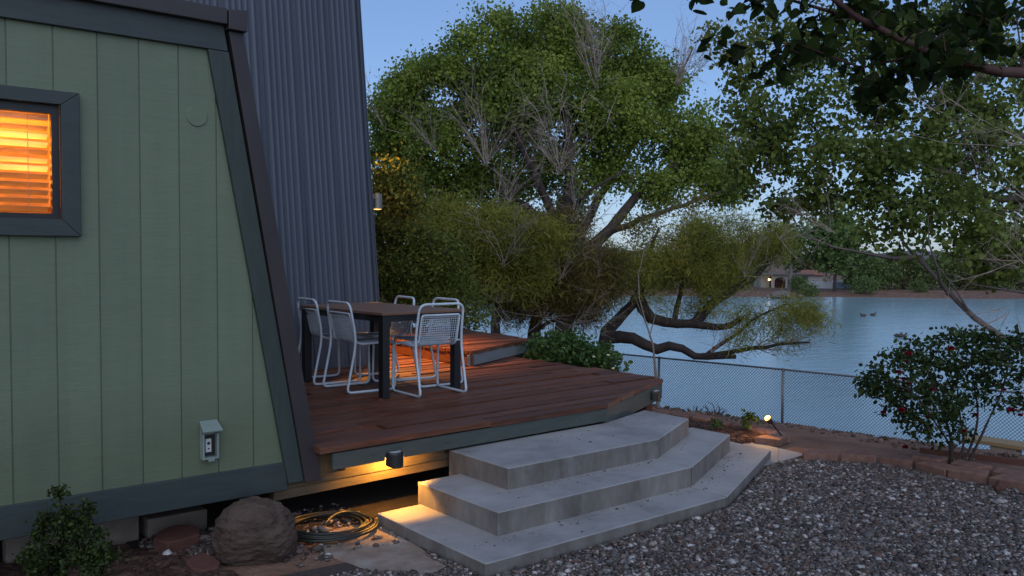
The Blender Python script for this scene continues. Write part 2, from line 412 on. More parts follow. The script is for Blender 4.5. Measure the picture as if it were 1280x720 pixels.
class MB:
    def __init__(s):
        s.v = []; s.f = {}; s.n = 0
    def add(s, V, F):
        V = np.asarray(V, float).reshape(-1, 3)
        for f in F:
            s.f.setdefault(len(f), []).append([i + s.n for i in f])
        s.v.append(V); s.n += len(V)
    def addnp(s, V, F):
        s.f.setdefault(F.shape[1], []).extend((F + s.n).tolist())
        s.v.append(V); s.n += len(V)
    def box(s, x0, x1, y0, y1, z0, z1):
        V = [(x0, y0, z0), (x1, y0, z0), (x1, y1, z0), (x0, y1, z0), (x0, y0, z1), (x1, y0, z1), (x1, y1, z1), (x0, y1, z1)]
        s.add(V, [(3, 2, 1, 0), (4, 5, 6, 7), (0, 1, 5, 4), (1, 2, 6, 5), (2, 3, 7, 6), (3, 0, 4, 7)])
        return s
    def prism(s, poly, z0, z1):
        """polygon in xy, counter-clockwise, extruded in z"""
        n = len(poly)
        V = [(p[0], p[1], z0) for p in poly] + [(p[0], p[1], z1) for p in poly]
        s.add(V, [tuple(range(n - 1, -1, -1)), tuple(range(n, 2 * n))] + [(i, (i + 1) % n, n + (i + 1) % n, n + i) for i in range(n)])
        return s
    def wallprism(s, poly, y0, y1):
        """polygon in xz seen from -y (counter-clockwise), from y0 (front) to y1 (back)"""
        n = len(poly)
        V = [(p[0], y0, p[1]) for p in poly] + [(p[0], y1, p[1]) for p in poly]
        s.add(V, [tuple(range(n)), tuple(range(2 * n - 1, n - 1, -1))] + [((i + 1) % n, i, n + i, n + (i + 1) % n) for i in range(n)])
        return s
    def obox(s, c, ax, ay, az):
        """oriented box: centre and three half-axis vectors"""
        c, ax, ay, az = (np.asarray(q, float) for q in (c, ax, ay, az))
        V = [c + i * ax + j * ay + k * az for k in (-1, 1) for i, j in ((-1, -1), (1, -1), (1, 1), (-1, 1))]
        s.add(V, [(3, 2, 1, 0), (4, 5, 6, 7), (0, 1, 5, 4), (1, 2, 6, 5), (2, 3, 7, 6), (3, 0, 4, 7)])
        return s
    def tube(s, P, r, k=8, closed=False, cap=True):
        P = np.asarray(P, float)
        n = len(P)
        r = np.full(n, r) if np.isscalar(r) else np.asarray(r, float)
        if closed:
            T = np.roll(P, -1, 0) - np.roll(P, 1, 0)
        else:
            T = np.gradient(P, axis=0)
        T /= np.linalg.norm(T, axis=1)[:, None] + 1e-12
        a = np.array([0, 0, 1.0]) if abs(T[0][2]) < 0.9 else np.array([1.0, 0, 0])
        N = np.cross(T[0], a); N /= np.linalg.norm(N)
        rings = []
        ang = np.arange(k) * 2 * math.pi / k
        for i in range(n):
            N = N - T[i] * (N @ T[i]); N /= np.linalg.norm(N) + 1e-12
            B = np.cross(T[i], N)
            rings.append(P[i] + r[i] * (np.cos(ang)[:, None] * N + np.sin(ang)[:, None] * B))
        V = np.concatenate(rings)
        F = []
        m_ = n if closed else n - 1
        for i in range(m_):
            j = (i + 1) % n
            for q in range(k):
                F.append((i * k + q, i * k + (q + 1) % k, j * k + (q + 1) % k, j * k + q))
        if not closed and cap:
            F.append(tuple(range(k - 1, -1, -1)))
            F.append(tuple((n - 1) * k + q for q in range(k)))
        s.add(V, F)
        return s
    def lathe(s, c, prof, k=20, axis=(0, 0, 1)):
        c = np.asarray(c, float); az = np.asarray(axis, float); az /= np.linalg.norm(az)
        a = np.array([1.0, 0, 0]) if abs(az[0]) < 0.9 else np.array([0, 1.0, 0])
        ax = np.cross(a, az); ax /= np.linalg.norm(ax); ay = np.cross(az, ax)
        ang = np.arange(k) * 2 * math.pi / k
        V = np.concatenate([c + az * z + r * (np.cos(ang)[:, None] * ax + np.sin(ang)[:, None] * ay) for r, z in prof])
        F = []
        for i in range(len(prof) - 1):
            for q in range(k):
                F.append((i * k + q, i * k + (q + 1) % k, (i + 1) * k + (q + 1) % k, (i + 1) * k + q))
        F.append(tuple(range(k - 1, -1, -1)))
        F.append(tuple((len(prof) - 1) * k + q for q in range(k)))
        s.add(V, F)
        return s
    def build(s, name, mat, parent=None, smooth=False, bevel=0.0, segs=2):
        o = np_mesh(name, np.concatenate(s.v), [np.array(f) for f in s.f.values()], mat, parent, smooth)
        if bevel:
            b = o.modifiers.new("bevel", 'BEVEL')
            b.width = bevel; b.segments = segs; b.limit_method = 'ANGLE'; b.angle_limit = math.radians(40)
            o.data.polygons.foreach_set("use_smooth", np.ones(len(o.data.polygons), bool))
            w = o.modifiers.new("wn", 'WEIGHTED_NORMAL')
            w.keep_sharp = True
        return o

def fillet(P, r, n=5, closed=False):
    P = [np.asarray(p, float) for p in P]
    out = []
    N = len(P)
    for i in range(N):
        if not closed and i in (0, N - 1):
            out.append(P[i]); continue
        a, b, c = P[i - 1], P[i], P[(i + 1) % N]
        la, lc = np.linalg.norm(a - b), np.linalg.norm(c - b)
        rr = min(r[i] if isinstance(r, (list, tuple)) else r, la * 0.45, lc * 0.45)
        p, q = b + (a - b) / la * rr, b + (c - b) / lc * rr
        for t in np.linspace(0, 1, n):
            out.append((1 - t) ** 2 * p + 2 * t * (1 - t) * b + t * t * q)
    return np.array(out)

def smooth_line(P, n=6):
    """Catmull-Rom through the points"""
    P = np.asarray(P, float)
    Q = np.vstack([2 * P[0] - P[1], P, 2 * P[-1] - P[-2]])
    out = []
    for i in range(1, len(Q) - 2):
        p0, p1, p2, p3 = Q[i - 1:i + 3]
        for t in np.linspace(0, 1, n, endpoint=False):
            out.append(0.5 * (2 * p1 + (p2 - p0) * t + (2 * p0 - 5 * p1 + 4 * p2 - p3) * t * t + (3 * p1 - p0 - 3 * p2 + p3) * t ** 3))
    out.append(P[-1])
    return np.array(out)

def clip(poly, a, b, c):
    """keep a*x + b*y <= c"""
    out = []
    for i in range(len(poly)):
        p, q = poly[i], poly[(i + 1) % len(poly)]
        dp, dq = a * p[0] + b * p[1] - c, a * q[0] + b * q[1] - c
        if dp <= 0: out.append(p)
        if (dp < 0 < dq) or (dq < 0 < dp):
            t = dp / (dp - dq)
            out.append((p[0] + t * (q[0] - p[0]), p[1] + t * (q[1] - p[1])))
    return out

def clip_convex(poly, convex):
    """clip a polygon by a convex counter-clockwise polygon"""
    for i in range(len(convex)):
        (x0, y0), (x1, y1) = convex[i], convex[(i + 1) % len(convex)]
        nx, ny = (y1 - y0), -(x1 - x0)
        poly = clip(poly, nx, ny, nx * x0 + ny * y0)
        if len(poly) < 3: return []
    return poly

def unit(v):
    v = np.asarray(v, float)
    return v / (np.linalg.norm(v, axis=-1, keepdims=True) + 1e-12)

# ------------------------------------------------------------------ plants
def frustums(A, B, ra, rb, k=5):
    """many tapered segments at once"""
    n = len(A)
    T = unit(B - A)
    ref = np.where(np.abs(T[:, 2:3]) < 0.9, np.array([[0, 0, 1.0]]), np.array([[1.0, 0, 0]]))
    N = unit(np.cross(T, ref)); Bn = np.cross(T, N)
    ang = np.arange(k) * 2 * math.pi / k
    c, s_ = np.cos(ang)[None, :, None], np.sin(ang)[None, :, None]
    ring = c * N[:, None, :] + s_ * Bn[:, None, :]
    V = np.concatenate([A[:, None] + ra[:, None, None] * ring, B[:, None] + rb[:, None, None] * ring], 1).reshape(-1, 3)
    base = (np.arange(n) * 2 * k)[:, None, None]
    q = np.arange(k)
    F = np.stack([q, (q + 1) % k, k + (q + 1) % k, k + q], -1)[None] + base
    return V, F.reshape(-1, 4)

class Skel:
    def __init__(s, rng):
        s.p = []; s.par = []; s.minr = []; s.rng = rng; s.tips = []
    def line(s, P, r0, r1, parent=-1, step=0.3, n=6, wob=0.0):
        P = smooth_line(P, n)
        L = np.concatenate([[0], np.cumsum(np.linalg.norm(np.diff(P, axis=0), axis=1))])
        m_ = max(2, int(L[-1] / step) + 1)
        t = np.linspace(0, L[-1], m_)
        Q = np.stack([np.interp(t, L, P[:, i]) for i in range(3)], 1)
        if wob: Q[1:-1] += s.rng.normal(0, wob, (m_ - 2, 3))
        first = parent
        if parent == 'near':
            first = int(np.argmin(np.linalg.norm(np.array(s.p) - Q[0], axis=1)))
        for i, q in enumerate(Q):
            s.p.append(q); s.par.append(first if i == 0 else len(s.p) - 2)
            s.minr.append(r0 + (r1 - r0) * i / (m_ - 1))
        return len(s.p) - 1
    def attach(s, T, step=0.35, wob=0.12, droop=0.0, lift=0.0):
        T = np.asarray(T)
        base = np.array(s.p)
        d0 = np.min(np.linalg.norm(T[:, None] - base[None], axis=2), axis=1)
        for t in T[np.argsort(d0)]:
            arr = np.array(s.p)
            i = int(np.argmin(np.linalg.norm(arr - t, axis=1)))
            a = arr[i]
            L = np.linalg.norm(t - a)
            m_ = max(1, int(round(L / step)))
            prev = i
            off = s.rng.normal(0, wob, 3) * min(L, 2.0)
            for j in range(1, m_ + 1):
                u = j / m_
                q = a + (t - a) * u + off * math.sin(math.pi * u)
                q[2] += -droop * L * u * (u - 1) * -1 * 0 + lift * L * math.sin(math.pi * u) * 0.5 - droop * L * u * u * 0.3
                s.p.append(q); s.par.append(prev); s.minr.append(0.0)
                prev = len(s.p) - 1
            s.tips.append((prev, i))
    def mesh(s, rt=0.006, power=0.5, kmain=7, rmax=9.0):
        P = np.array(s.p); par = np.array(s.par); n = len(P)
        cnt = np.zeros(n)
        haschild = np.zeros(n, bool); haschild[par[par >= 0]] = True
        for i in range(n - 1, -1, -1):
            if not haschild[i]: cnt[i] += 1
            if par[i] >= 0: cnt[par[i]] += cnt[i]
        r = np.minimum(np.maximum(rt * cnt ** power, np.array(s.minr)), rmax)
        ids = np.where(par >= 0)[0]
        A, B = P[par[ids]], P[ids]
        rb = r[ids]; ra = np.minimum(r[par[ids]], rb * 1.35)
        keep = np.linalg.norm(B - A, axis=1) > 1e-5
        A, B, ra, rb = A[keep], B[keep], ra[keep], rb[keep]
        ext = unit(B - A) * (rb * 0.35)[:, None]
        thick = rb > 0.02
        out_v, out_f, n0 = [], [], 0
        for msk, k in ((thick, kmain), (~thick, 4)):
            if msk.any():
                V, F = frustums(A[msk] - ext[msk], B[msk] + ext[msk], ra[msk], rb[msk], k)
                out_v.append(V); out_f.append(F + n0); n0 += len(V)
        return np.concatenate(out_v), [np.concatenate(out_f)]
    def tip_points(s):
        return np.array([s.p[a] for a, b in s.tips]) if s.tips else np.zeros((0, 3))

LEAF = {
    'kite': (np.array([(0, 0), (0.42, 0.45), (0, 1), (-0.42, 0.45)]), [(0, 1, 2), (0, 2, 3)]),
    'delta': (np.array([(0, 0), (0.30, 0.02), (0.52, 0.20), (0.30, 0.62), (0, 1.05), (-0.30, 0.62), (-0.52, 0.20), (-0.30, 0.02)]), [(0, 1, 2, 3), (0, 3, 4, 5), (0, 5, 6, 7)]),
    'oval': (np.array([(0, 0), (0.26, 0.18), (0.36, 0.5), (0.24, 0.82), (0, 1), (-0.24, 0.82), (-0.36, 0.5), (-0.26, 0.18)]), [(0, 1, 2, 3), (0, 3, 4, 5), (0, 5, 6, 7)]),
    'heart': (np.array([(0, 0), (0.25, -0.06), (0.45, 0.08), (0.5, 0.32), (0.36, 0.62), (0.15, 0.88), (0, 1.08), (-0.15, 0.88), (-0.36, 0.62), (-0.5, 0.32), (-0.45, 0.08), (-0.25, -0.06)]),
              [(0, 1, 2, 3), (0, 3, 4, 5), (0, 5, 6, 6), (0, 6, 7, 8), (0, 8, 9, 10), (0, 10, 11, 11)]),
    'strand': (np.array([(-0.5, 0), (0.5, 0), (0.3, 1), (-0.3, 1)]), [(0, 1, 2, 3)]),
}
def leaves(C, size, rng, shape='kite', droop=0.3, aspect=1.0, var=0.35, axis=None, axmix=0.0, fold=0.25, flat=0.0):
    """one leaf at each point of C; size is its length"""
    n = len(C)
    sh, fc = LEAF[shape]
    L = size * (1 + var * rng.uniform(-1, 1, n))
    d = rng.normal(size=(n, 3)); d = unit(d); d[:, 2] -= droop
    if axis is not None: d = unit(d) * (1 - axmix) + axis * axmix
    d = unit(d)
    nr = rng.normal(size=(n, 3)); nr[:, 2] += flat
    w = unit(np.cross(d, nr)); nn = np.cross(w, d)
    px = sh[:, 0] * aspect; py = sh[:, 1]
    V = C[:, None] + L[:, None, None] * (px[None, :, None] * w[:, None] + py[None, :, None] * d[:, None] + (np.abs(px) * fold - 0.18 * (py ** 2) * droop)[None, :, None] * nn[:, None])
    k = len(sh)
    Fs = {}
    for f in fc:
        f = tuple(dict.fromkeys(f))
        Fs.setdefault(len(f), []).append(f)
    base = (np.arange(n) * k)[:, None, None]
    return V.reshape(-1, 3), [(np.array(fs)[None] + base).reshape(-1, kk) for kk, fs in Fs.items()]

def joinmesh(parts):
    vs, fs, n = [], {}, 0
    for V, F in parts:
        for f in F:
            fs.setdefault(f.shape[1], []).append(f + n)
        vs.append(V); n += len(V)
    return np.concatenate(vs), [np.concatenate(f) for f in fs.values()]

def in_ell(rng, c, r, n, shell=0.55):
    """points in an ellipsoid, pushed towards its shell"""
    d = unit(rng.normal(size=(n, 3)))
    rad = rng.uniform(0, 1, n) ** (1 / 3) * (1 - shell) + shell * rng.uniform(0.75, 1.0, n)
    return np.asarray(c) + d * rad[:, None] * np.asarray(r)

def puff(rng, T, per, spread, zs=0.8):
    """leaf positions gathered in small uneven puffs round the twig ends T"""
    w = rng.gamma(2.0, 0.5, len(T))
    idx = rng.choice(len(T), int(per * len(T)), p=w / w.sum())
    off = rng.normal(0, 1, (len(idx), 3)) * spread * np.array([1, 1, zs])
    return T[idx] + off

def twig_fan(rng, base, axis, length, n, spread, r, levels=2):
    """bare branching twigs"""
    A, B, RA, RB = [], [], [], []
    def go(p, d, L, rr, lev):
        k = 5
        q = p.copy()
        dd = d.copy()
        nodes = [q.copy()]
        bend = rng.normal(0, 0.16, 3) + np.array([0, 0, 0.06])
        for i in range(k):
            dd = unit(dd + bend / k + rng.normal(0, 0.07, 3))
            q2 = q + dd * L / k
            r0, r1 = rr * (1 - 0.75 * i / k), rr * (1 - 0.75 * (i + 1) / k)
            A.append(q); B.append(q2); RA.append(r0); RB.append(r1)
            q = q2
            nodes.append(q)
        if lev > 0:
            for j in range(rng.integers(4, 7)):
                i = rng.integers(1, k + 1)
                go(nodes[i], unit(dd + rng.normal(0, 0.55, 3)), L * rng.uniform(0.35, 0.6), rr * 0.5, lev - 1)
    for i in range(n):
        go(np.asarray(base, float) + rng.normal(0, 0.03, 3), unit(np.asarray(axis) + rng.normal(0, spread, 3)), length * rng.uniform(0.6, 1.1), r, levels)
    return frustums(np.array(A), np.array(B), np.array(RA), np.array(RB), 3)

# ------------------------------------------------------------------ ground, water, far shore
WATER = -4.0
def ground_z(u, v):
    u = np.asarray(u, float); v = np.asarray(v, float)
    s = u + 0.17 * (v - 11)
    z = np.interp(s, [6.4, 7.6, 10.5, 13.0, 16.4, 17.4, 20.5, 24], [0, -0.12, -0.82, -1.38, -1.98, -2.05, -4.15, -5.0])
    dep = u * 0.631 + v * 0.775 + 1.5 * np.sin(u * 0.11) + 1.0 * np.sin(u * 0.31 + 1)
    far = np.interp(dep, [108, 118, 124, 160, 400, 900], [-6.0, -4.3, -3.4, -3.4, -2.5, 1.0])
    return np.where(s > 22, np.maximum(z, far), z)

def axis_grid():
    return np.concatenate([np.linspace(-600, -20, 24)[:-1], np.linspace(-20, 30, 180), np.linspace(30, 180, 80)[1:], np.linspace(180, 900, 30)[1:]])
gu = axis_grid(); gv = axis_grid()
GU, GV = np.meshgrid(gu, gv, indexing='ij')
GZ = ground_z(GU, GV)
lum = (GU + 0.17 * (GV - 11) > 7.6) & (GU < 26)
GZ = GZ + np.where(lum, RNG.normal(0, 0.025, GZ.shape), 0) - 0.004
n1, n2 = GU.shape
idx = np.arange(n1 * n2).reshape(n1, n2)
F = np.stack([idx[:-1, :-1], idx[1:, :-1], idx[1:, 1:], idx[:-1, 1:]], -1).reshape(-1, 4)
tag(np_mesh("ground", np.stack([GU, GV, GZ], -1).reshape(-1, 3), F, M['dirt'], smooth=True), kind="structure")
wmb = MB(); wmb.add([(-500, 5, WATER), (900, -600, WATER), (900, 900, WATER), (-500, 900, WATER)], [(0, 1, 2, 3)])
tag(wmb.build("water", M['water']), kind="structure")
# low hills beyond the far shore
mb = MB()
xs = np.linspace(-0.75, 0.95, 90)
rid = [np.array([]) for _ in range(2)]
low, top = [], []
for t in xs:
    d = 620
    p = CAM + d * (FWD * np.array([1, 1, 0]) + RIGHT * t); p[2] = -3
    q = CAM + (d + 60) * (FWD * np.array([1, 1, 0]) + RIGHT * t)
    q[2] = 2 + 7 * (0.5 + 0.5 * math.sin(t * 9 + 1.3)) + 3 * math.sin(t * 31)
    low.append(p); top.append(q)
V = np.array(low + top); n = len(xs)
mb.add(V, [(i, i + 1, n + i + 1, n + i) for i in range(n - 1)])
tag(mb.build("hills", M['hill'], smooth=True), kind="structure")
# shoreline stones below the far bank are left to the bank's own texture

# ------------------------------------------------------------------ green cabin
WV = 5.099
def cabin():
    root = thing("cabin", "green board sided cabin with sloped dark corner trim and a lit window", "cabin", (1.0, 5.2, 0.28))
    # siding: planks 0.2154 wide with grooves between, clipped by the slanted corner
    mb = MB()
    g0 = 0.782 * 1.06; pw = 0.2154
    zb, zt = 0.456, 2.962
    def slant(poly):  # keep left of the line through (2.43,0.327)-(1.95,2.95)
        x0, z0, x1, z1 = 2.42, 0.327, 1.94, 2.95
        a, b = (z1 - z0), -(x1 - x0)
        if a < 0: a, b = -a, -b
        return clip(poly, a, b, a * x0 + b * z0)
    wx, wz0, wz1 = 1.10, 1.90, 2.56
    for i in range(-18, 9):
        x0, x1 = g0 + i * pw + 0.004, g0 + (i + 1) * pw - 0.004
        rects = []
        if x1 <= wx - 2.2 or x0 >= wx:
            rects = [(x0, x1, zb, zt)]
        else:
            xm = min(x1, wx)
            rects = [(x0, xm, zb, wz0), (x0, xm, wz1, zt)]
            if xm < x1: rects.append((xm, x1, zb, zt))
        for a, b, c, d in rects:
            poly = slant([(a, c), (b, c), (b, d), (a, d)])
            if len(poly) >= 3: mb.wallprism(poly, WV, WV + 0.03)
    # backing sheet behind the grooves, with the window opening left free
    for a, b, c, d in ((wx + 0.001, 2.43, zb + 0.002, zt - 0.002), (-3.1, wx - 2.21, zb + 0.002, zt - 0.002), (wx - 2.21, wx + 0.001, zb + 0.002, wz0 - 0.001), (wx - 2.21, wx + 0.001, wz1 + 0.001, zt - 0.002)):
        poly = slant([(a, c), (b, c), (b, d), (a, d)])
        mb.wallprism(poly, WV + 0.007, WV + 0.06)
    mb.build("siding", M['siding'], root)
    mb = MB(); mb.wallprism([(-3.2, 0.284), (2.335, 0.284), (2.335, 0.459), (-3.2, 0.459)], WV - 0.018, WV + 0.04)
    mb.build("skirt_board", M['trim'], root, bevel=0.004)
    mb = MB(); mb.wallprism([(2.26, 0.2838), (3.60, 0.30), (3.60, 0.47), (2.26, 0.47)], WV + 0.002, WV + 0.05)
    mb.wallprism([(2.26, 0.215), (3.60, 0.235), (3.60, 0.298), (2.26, 0.282)], WV + 0.02, WV + 0.09)
    mb.build("floor_beam", M['beam'], root, bevel=0.004)
    mb = MB(); mb.wallprism([(-3.2, 2.948), (1.972, 2.948), (1.945, 3.10), (-3.2, 3.12)], WV - 0.03, WV + 0.05)
    mb.build("fascia_board", M['trim'], root, bevel=0.004)
    mb = MB(); mb.wallprism([(-3.2, 3.108), (1.953, 3.094), (1.953, 3.186), (-3.2, 3.20)], WV - 0.075, WV + 0.02)
    mb.build("roof_edge", M['brown'], root, bevel=0.005)
    mb = MB(); mb.wallprism([(1.957, 3.068), (2.068, 3.066), (2.068, 3.192), (1.957, 3.18)], WV - 0.085, WV + 0.3)
    mb.build("roof_cap", M['brown'], root, bevel=0.004)
    mb = MB(); mb.wallprism([(2.336, 0.325), (2.441, 0.322), (1.977, 2.946), (1.853, 2.946)], WV - 0.03, WV + 0.02)
    mb.build("corner_trim", M['trimv'], root, bevel=0.004)
    mb = MB(); mb.wallprism([(2.443, 0.319), (2.556, 0.315), (2.058, 3.066), (1.972, 3.066)], WV - 0.045, WV + 0.10)
    mb.build("corner_flashing", M['brown'], root, bevel=0.004)
    # sloped side and flat roof behind
    mb = MB()
    for y0, y1 in ((WV + 0.1, 8.39),):
        mb.wallprism([(2.44, 0.3), (2.54, 0.3), (2.05, 3.06), (1.96, 3.06)], y0, y1)
    mb.build("side_wall", M['brown'], root)
    mb = MB(); mb.box(-3.2, 1.95, WV + 0.05, 8.38, 2.975, 3.09); mb.build("roof", M['brown'], root)
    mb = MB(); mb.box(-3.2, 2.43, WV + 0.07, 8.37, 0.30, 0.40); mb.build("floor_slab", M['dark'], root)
    mb = MB(); mb.box(-3.2, 2.40, 8.30, 8.36, 0.40, 2.97); mb.box(-3.2, -3.14, WV + 0.07, 8.29, 0.41, 2.97); mb.build("rear_wall", M['brown'], root)
    # window
    w = MB()
    fx0, fx1, fz0, fz1 = -1.06, 1.162, 1.849, 2.607
    ix1, iz0, iz1 = 1.071, 1.938, 2.536
    w.wallprism([(fx0, fz0), (fx1, fz0), (ix1, iz0), (fx0 + 0.09, iz0)], WV - 0.042, WV + 0.004)
    w.wallprism([(fx0 + 0.09, iz1), (ix1, iz1), (fx1, fz1), (fx0, fz1)], WV - 0.042, WV + 0.004)
    w.wallprism([(ix1, iz0), (fx1, fz0), (fx1, fz1), (ix1, iz1)], WV - 0.041, WV + 0.003)
    w.wallprism([(fx0, fz0), (fx0 + 0.09, iz0), (fx0 + 0.09, iz1), (fx0, fz1)], WV - 0.041, WV + 0.003)
    win = w.build("window", M['trim'], root, bevel=0.004)
    s_ = MB()
    sx0, sx1, sz0, sz1 = fx0 + 0.09, ix1, iz0, iz1
    s_.box(sx0, sx1, WV + 0.0, WV + 0.05, sz0, sz0 + 0.03)
    s_.box(sx0, sx1, WV + 0.0, WV + 0.05, sz1 - 0.045, sz1)
    s_.box(sx1 - 0.038, sx1, WV + 0.001, WV + 0.049, sz0 + 0.03, sz1 - 0.045)
    s_.box(sx0, sx0 + 0.038, WV + 0.001, WV + 0.049, sz0 + 0.03, sz1 - 0.045)
    s_.build("sash", M['black'], win)
    g = MB(); g.box(sx0 + 0.03, sx1 - 0.03, WV + 0.022, WV + 0.026, sz0 + 0.02, sz1 - 0.03); g.build("pane", M['glass'], win)
    bl = MB()
    z = sz1 - 0.075
    bl.box(sx0 + 0.04, sx1 - 0.04, WV + 0.062, WV + 0.095, sz1 - 0.075, sz1 - 0.045)
    rg = random.Random(3)
    while z > sz0 + 0.05:
        z -= 0.0425
        t = 0.50 + rg.uniform(-0.05, 0.05)
        bl.obox((0.5 * (sx0 + sx1), WV + 0.085, z), ((sx1 - sx0) / 2 - 0.042, 0, rg.uniform(-0.001, 0.001)), (0, 0.024 * math.cos(t), -0.024 * math.sin(t)), (0, 0.0008 * math.sin(t), 0.0008 * math.cos(t)))
    for x in (0.93, 0.35, -0.3):
        bl.box(x, x + 0.004, WV + 0.058, WV + 0.060, sz0 + 0.04, sz1 - 0.05)
    bl.build("blind", M['slat'], win)
    rm = MB()
    rm.box(-1.1, 1.7, 6.6, 6.64, 1.5, 2.95); rm.box(1.70, 1.74, WV + 0.12, 6.6, 1.5, 2.95); rm.box(-1.14, -1.1, WV + 0.12, 6.6, 1.5, 2.95)
    rm.box(-1.1, 1.7, WV + 0.12, 6.6, 1.46, 1.5); rm.box(-1.1, 1.7, WV + 0.12, 6.6, 2.955, 2.97)
    rm.build("room_wall", M['cream'], root)
    sh = MB()
    sh.box(-0.4, 1.5, 6.35, 6.58, 2.03, 2.06); sh.box(0.55, 0.62, 6.40, 6.5, 1.6, 2.5); sh.box(0.86, 0.93, 6.40, 6.5, 1.6, 2.45); sh.box(0.2, 0.45, 6.4, 6.55, 2.06, 2.16)
    sh.build("shelf", M['boards'], root)
    L = bpy.data.lights.new("room_lamp", 'POINT'); L.energy = ROOM_W; L.color = (1.0, 0.33, 0.04); L.shadow_soft_size = 0.12
    lo = bpy.data.objects.new("room_lamp", L); COL.objects.link(lo); lo.location = (0.3, 6.15, 2.3)
    # round cover
    v = MB(); v.lathe((1.794, WV + 0.001, 2.557), [(0.061, 0), (0.061, 0.006), (0.056, 0.010)], 28, (0, -1, 0))
    v.build("round_cover", M['siding'], root, bevel=0.002)
    # outlet box with its lid raised
    ob = MB()
    x0, x1, z0, z1 = 1.795, 1.892, 0.553, 0.735
    ob.box(x0, x1, WV - 0.012, WV - 0.001, z0, z1)
    ob.box(x0, x0 + 0.012, WV - 0.05, WV - 0.012, z0, z1 - 0.03); ob.box(x1 - 0.012, x1, WV - 0.05, WV - 0.012, z0, z1 - 0.03)
    ob.box(x0 + 0.012, x1 - 0.012, WV - 0.05, WV - 0.012, z0, z0 + 0.012); ob.box(x0 + 0.03, x1 - 0.03, WV - 0.062, WV - 0.05, z0 - 0.01, z0 + 0.008)
    outl = ob.build("outlet_box", M['lid'], root, bevel=0.002)
    lid = MB()
    lid.add([(x0 - 0.004, WV - 0.006, z1 + 0.045), (x1 + 0.004, WV - 0.006, z1 + 0.045), (x1 + 0.012, WV - 0.085, z1 - 0.008), (x0 - 0.008, WV - 0.085, z1 - 0.008),
             (x0 - 0.004, WV - 0.006, z1 + 0.015), (x1 + 0.004, WV - 0.006, z1 + 0.015), (x1 + 0.012, WV - 0.080, z1 - 0.018), (x0 - 0.008, WV - 0.080, z1 - 0.018)],
            [(3, 2, 1, 0), (4, 5, 6, 7), (2, 3, 7, 6), (1, 2, 6, 5), (3, 0, 4, 7), (0, 1, 5, 4)])
    lid.build("lid", M['lid'], outl, bevel=0.002)
    sk = MB(); sk.box(x0 + 0.014, x1 - 0.014, WV - 0.018, WV - 0.0125, z0 + 0.016, z1 - 0.04)
    sk.build("recess", M['black'], outl)
    sk = MB(); sk.box(1.822, 1.856, WV - 0.022, WV - 0.0185, 0.592, 0.672); sk.build("socket", M['whiteplastic'], outl, bevel=0.002)
    sk = MB(); sk.lathe((1.839, WV - 0.0225, 0.645), [(0.009, 0), (0.009, 0.003)], 12, (0, -1, 0)); sk.lathe((1.839, WV - 0.0225, 0.614), [(0.005, 0), (0.005, 0.003)], 10, (0, -1, 0)); sk.build("socket_hole", M['black'], outl)
    return root
ROOM_W = 140
cabin()

# ------------------------------------------------------------------ metal clad building
TL = 0.124           # its front wall leans back
TV0, TU1, TZ0 = 8.40, 5.0, 0.50
def tower():
    root = thing("metal_building", "tall grey building clad in corrugated steel with a leaning front wall", "building", (4.0, 9.0, 0.0))
    us = np.arange(0.6, TU1, 0.008)
    ph = (TU1 - us)
    pp = np.mod(ph, 0.40)
    rib = 0.0
    for c0, w0, h0 in ((0.075, 0.016, 0.0055), (0.150, 0.013, 0.0042), (0.215, 0.013, 0.0042), (0.280, 0.013, 0.0042), (0.345, 0.016, 0.0055)):
        rib = rib + h0 * np.exp(-((pp - c0) / w0) ** 2)
    lap = 0.003 * np.sin(np.floor(ph / 0.40) * 2.7)
    seam = np.where((np.mod(ph, 0.40) < 0.020), -0.012, 0)
    off = -rib + seam + lap
    z = np.array([TZ0, 10.0])
    V = np.stack([np.repeat(us[:, None], 2, 1), TV0 + TL * (z[None] - TZ0) + off[:, None], np.repeat(z[None], len(us), 0)], -1).reshape(-1, 3)
    i = np.arange(len(us) - 1) * 2
    F = np.stack([i, i + 2, i + 3, i + 1], -1)
    np_mesh("wall_cladding", V, F, M['steel'], root)
    # side wall and the solid behind
    us = np.arange(TV0 + 0.02, 16.0, 0.05)
    mb = MB()
    mb.add([(TU1 - 0.002, TV0 + 0.03, TZ0), (TU1 - 0.002, 15, TZ0), (TU1 - 0.002, 13.8, 10), (TU1 - 0.002, TV0 + 0.03 + TL * 9.5, 10)], [(0, 1, 2, 3)])
    mb.add([(0.6, TV0 + 0.03, TZ0), (0.6, 15, TZ0), (0.6, 13.8, 10), (0.6, TV0 + 0.03 + TL * 9.5, 10)], [(3, 2, 1, 0)])
    mb.add([(0.6, 15, TZ0), (TU1, 15, TZ0), (TU1, 13.8, 10), (0.6, 13.8, 10)], [(3, 2, 1, 0)])
    mb.add([(0.6, 9.6, 10), (TU1, 9.6, 10), (TU1, 13.8, 10), (0.6, 13.8, 10)], [(0, 1, 2, 3)])
    mb.build("side_wall", M['steel'], root)
    mb = MB()
    a = np.array([TU1 + 0.004, TV0 - 0.012, TZ0]); b = np.array([TU1 + 0.004, TV0 - 0.012 + TL * 9.5, 10])
    w1, w2 = np.array([-0.05, 0, 0]), np.array([0, 0.06, 0])
    mb.add([a + w1, a, b, b + w1, a + w2, b + w2], [(0, 1, 2, 3), (1, 4, 5, 2)])
    mb.build("corner_trim", M['steel'], root)
tower()
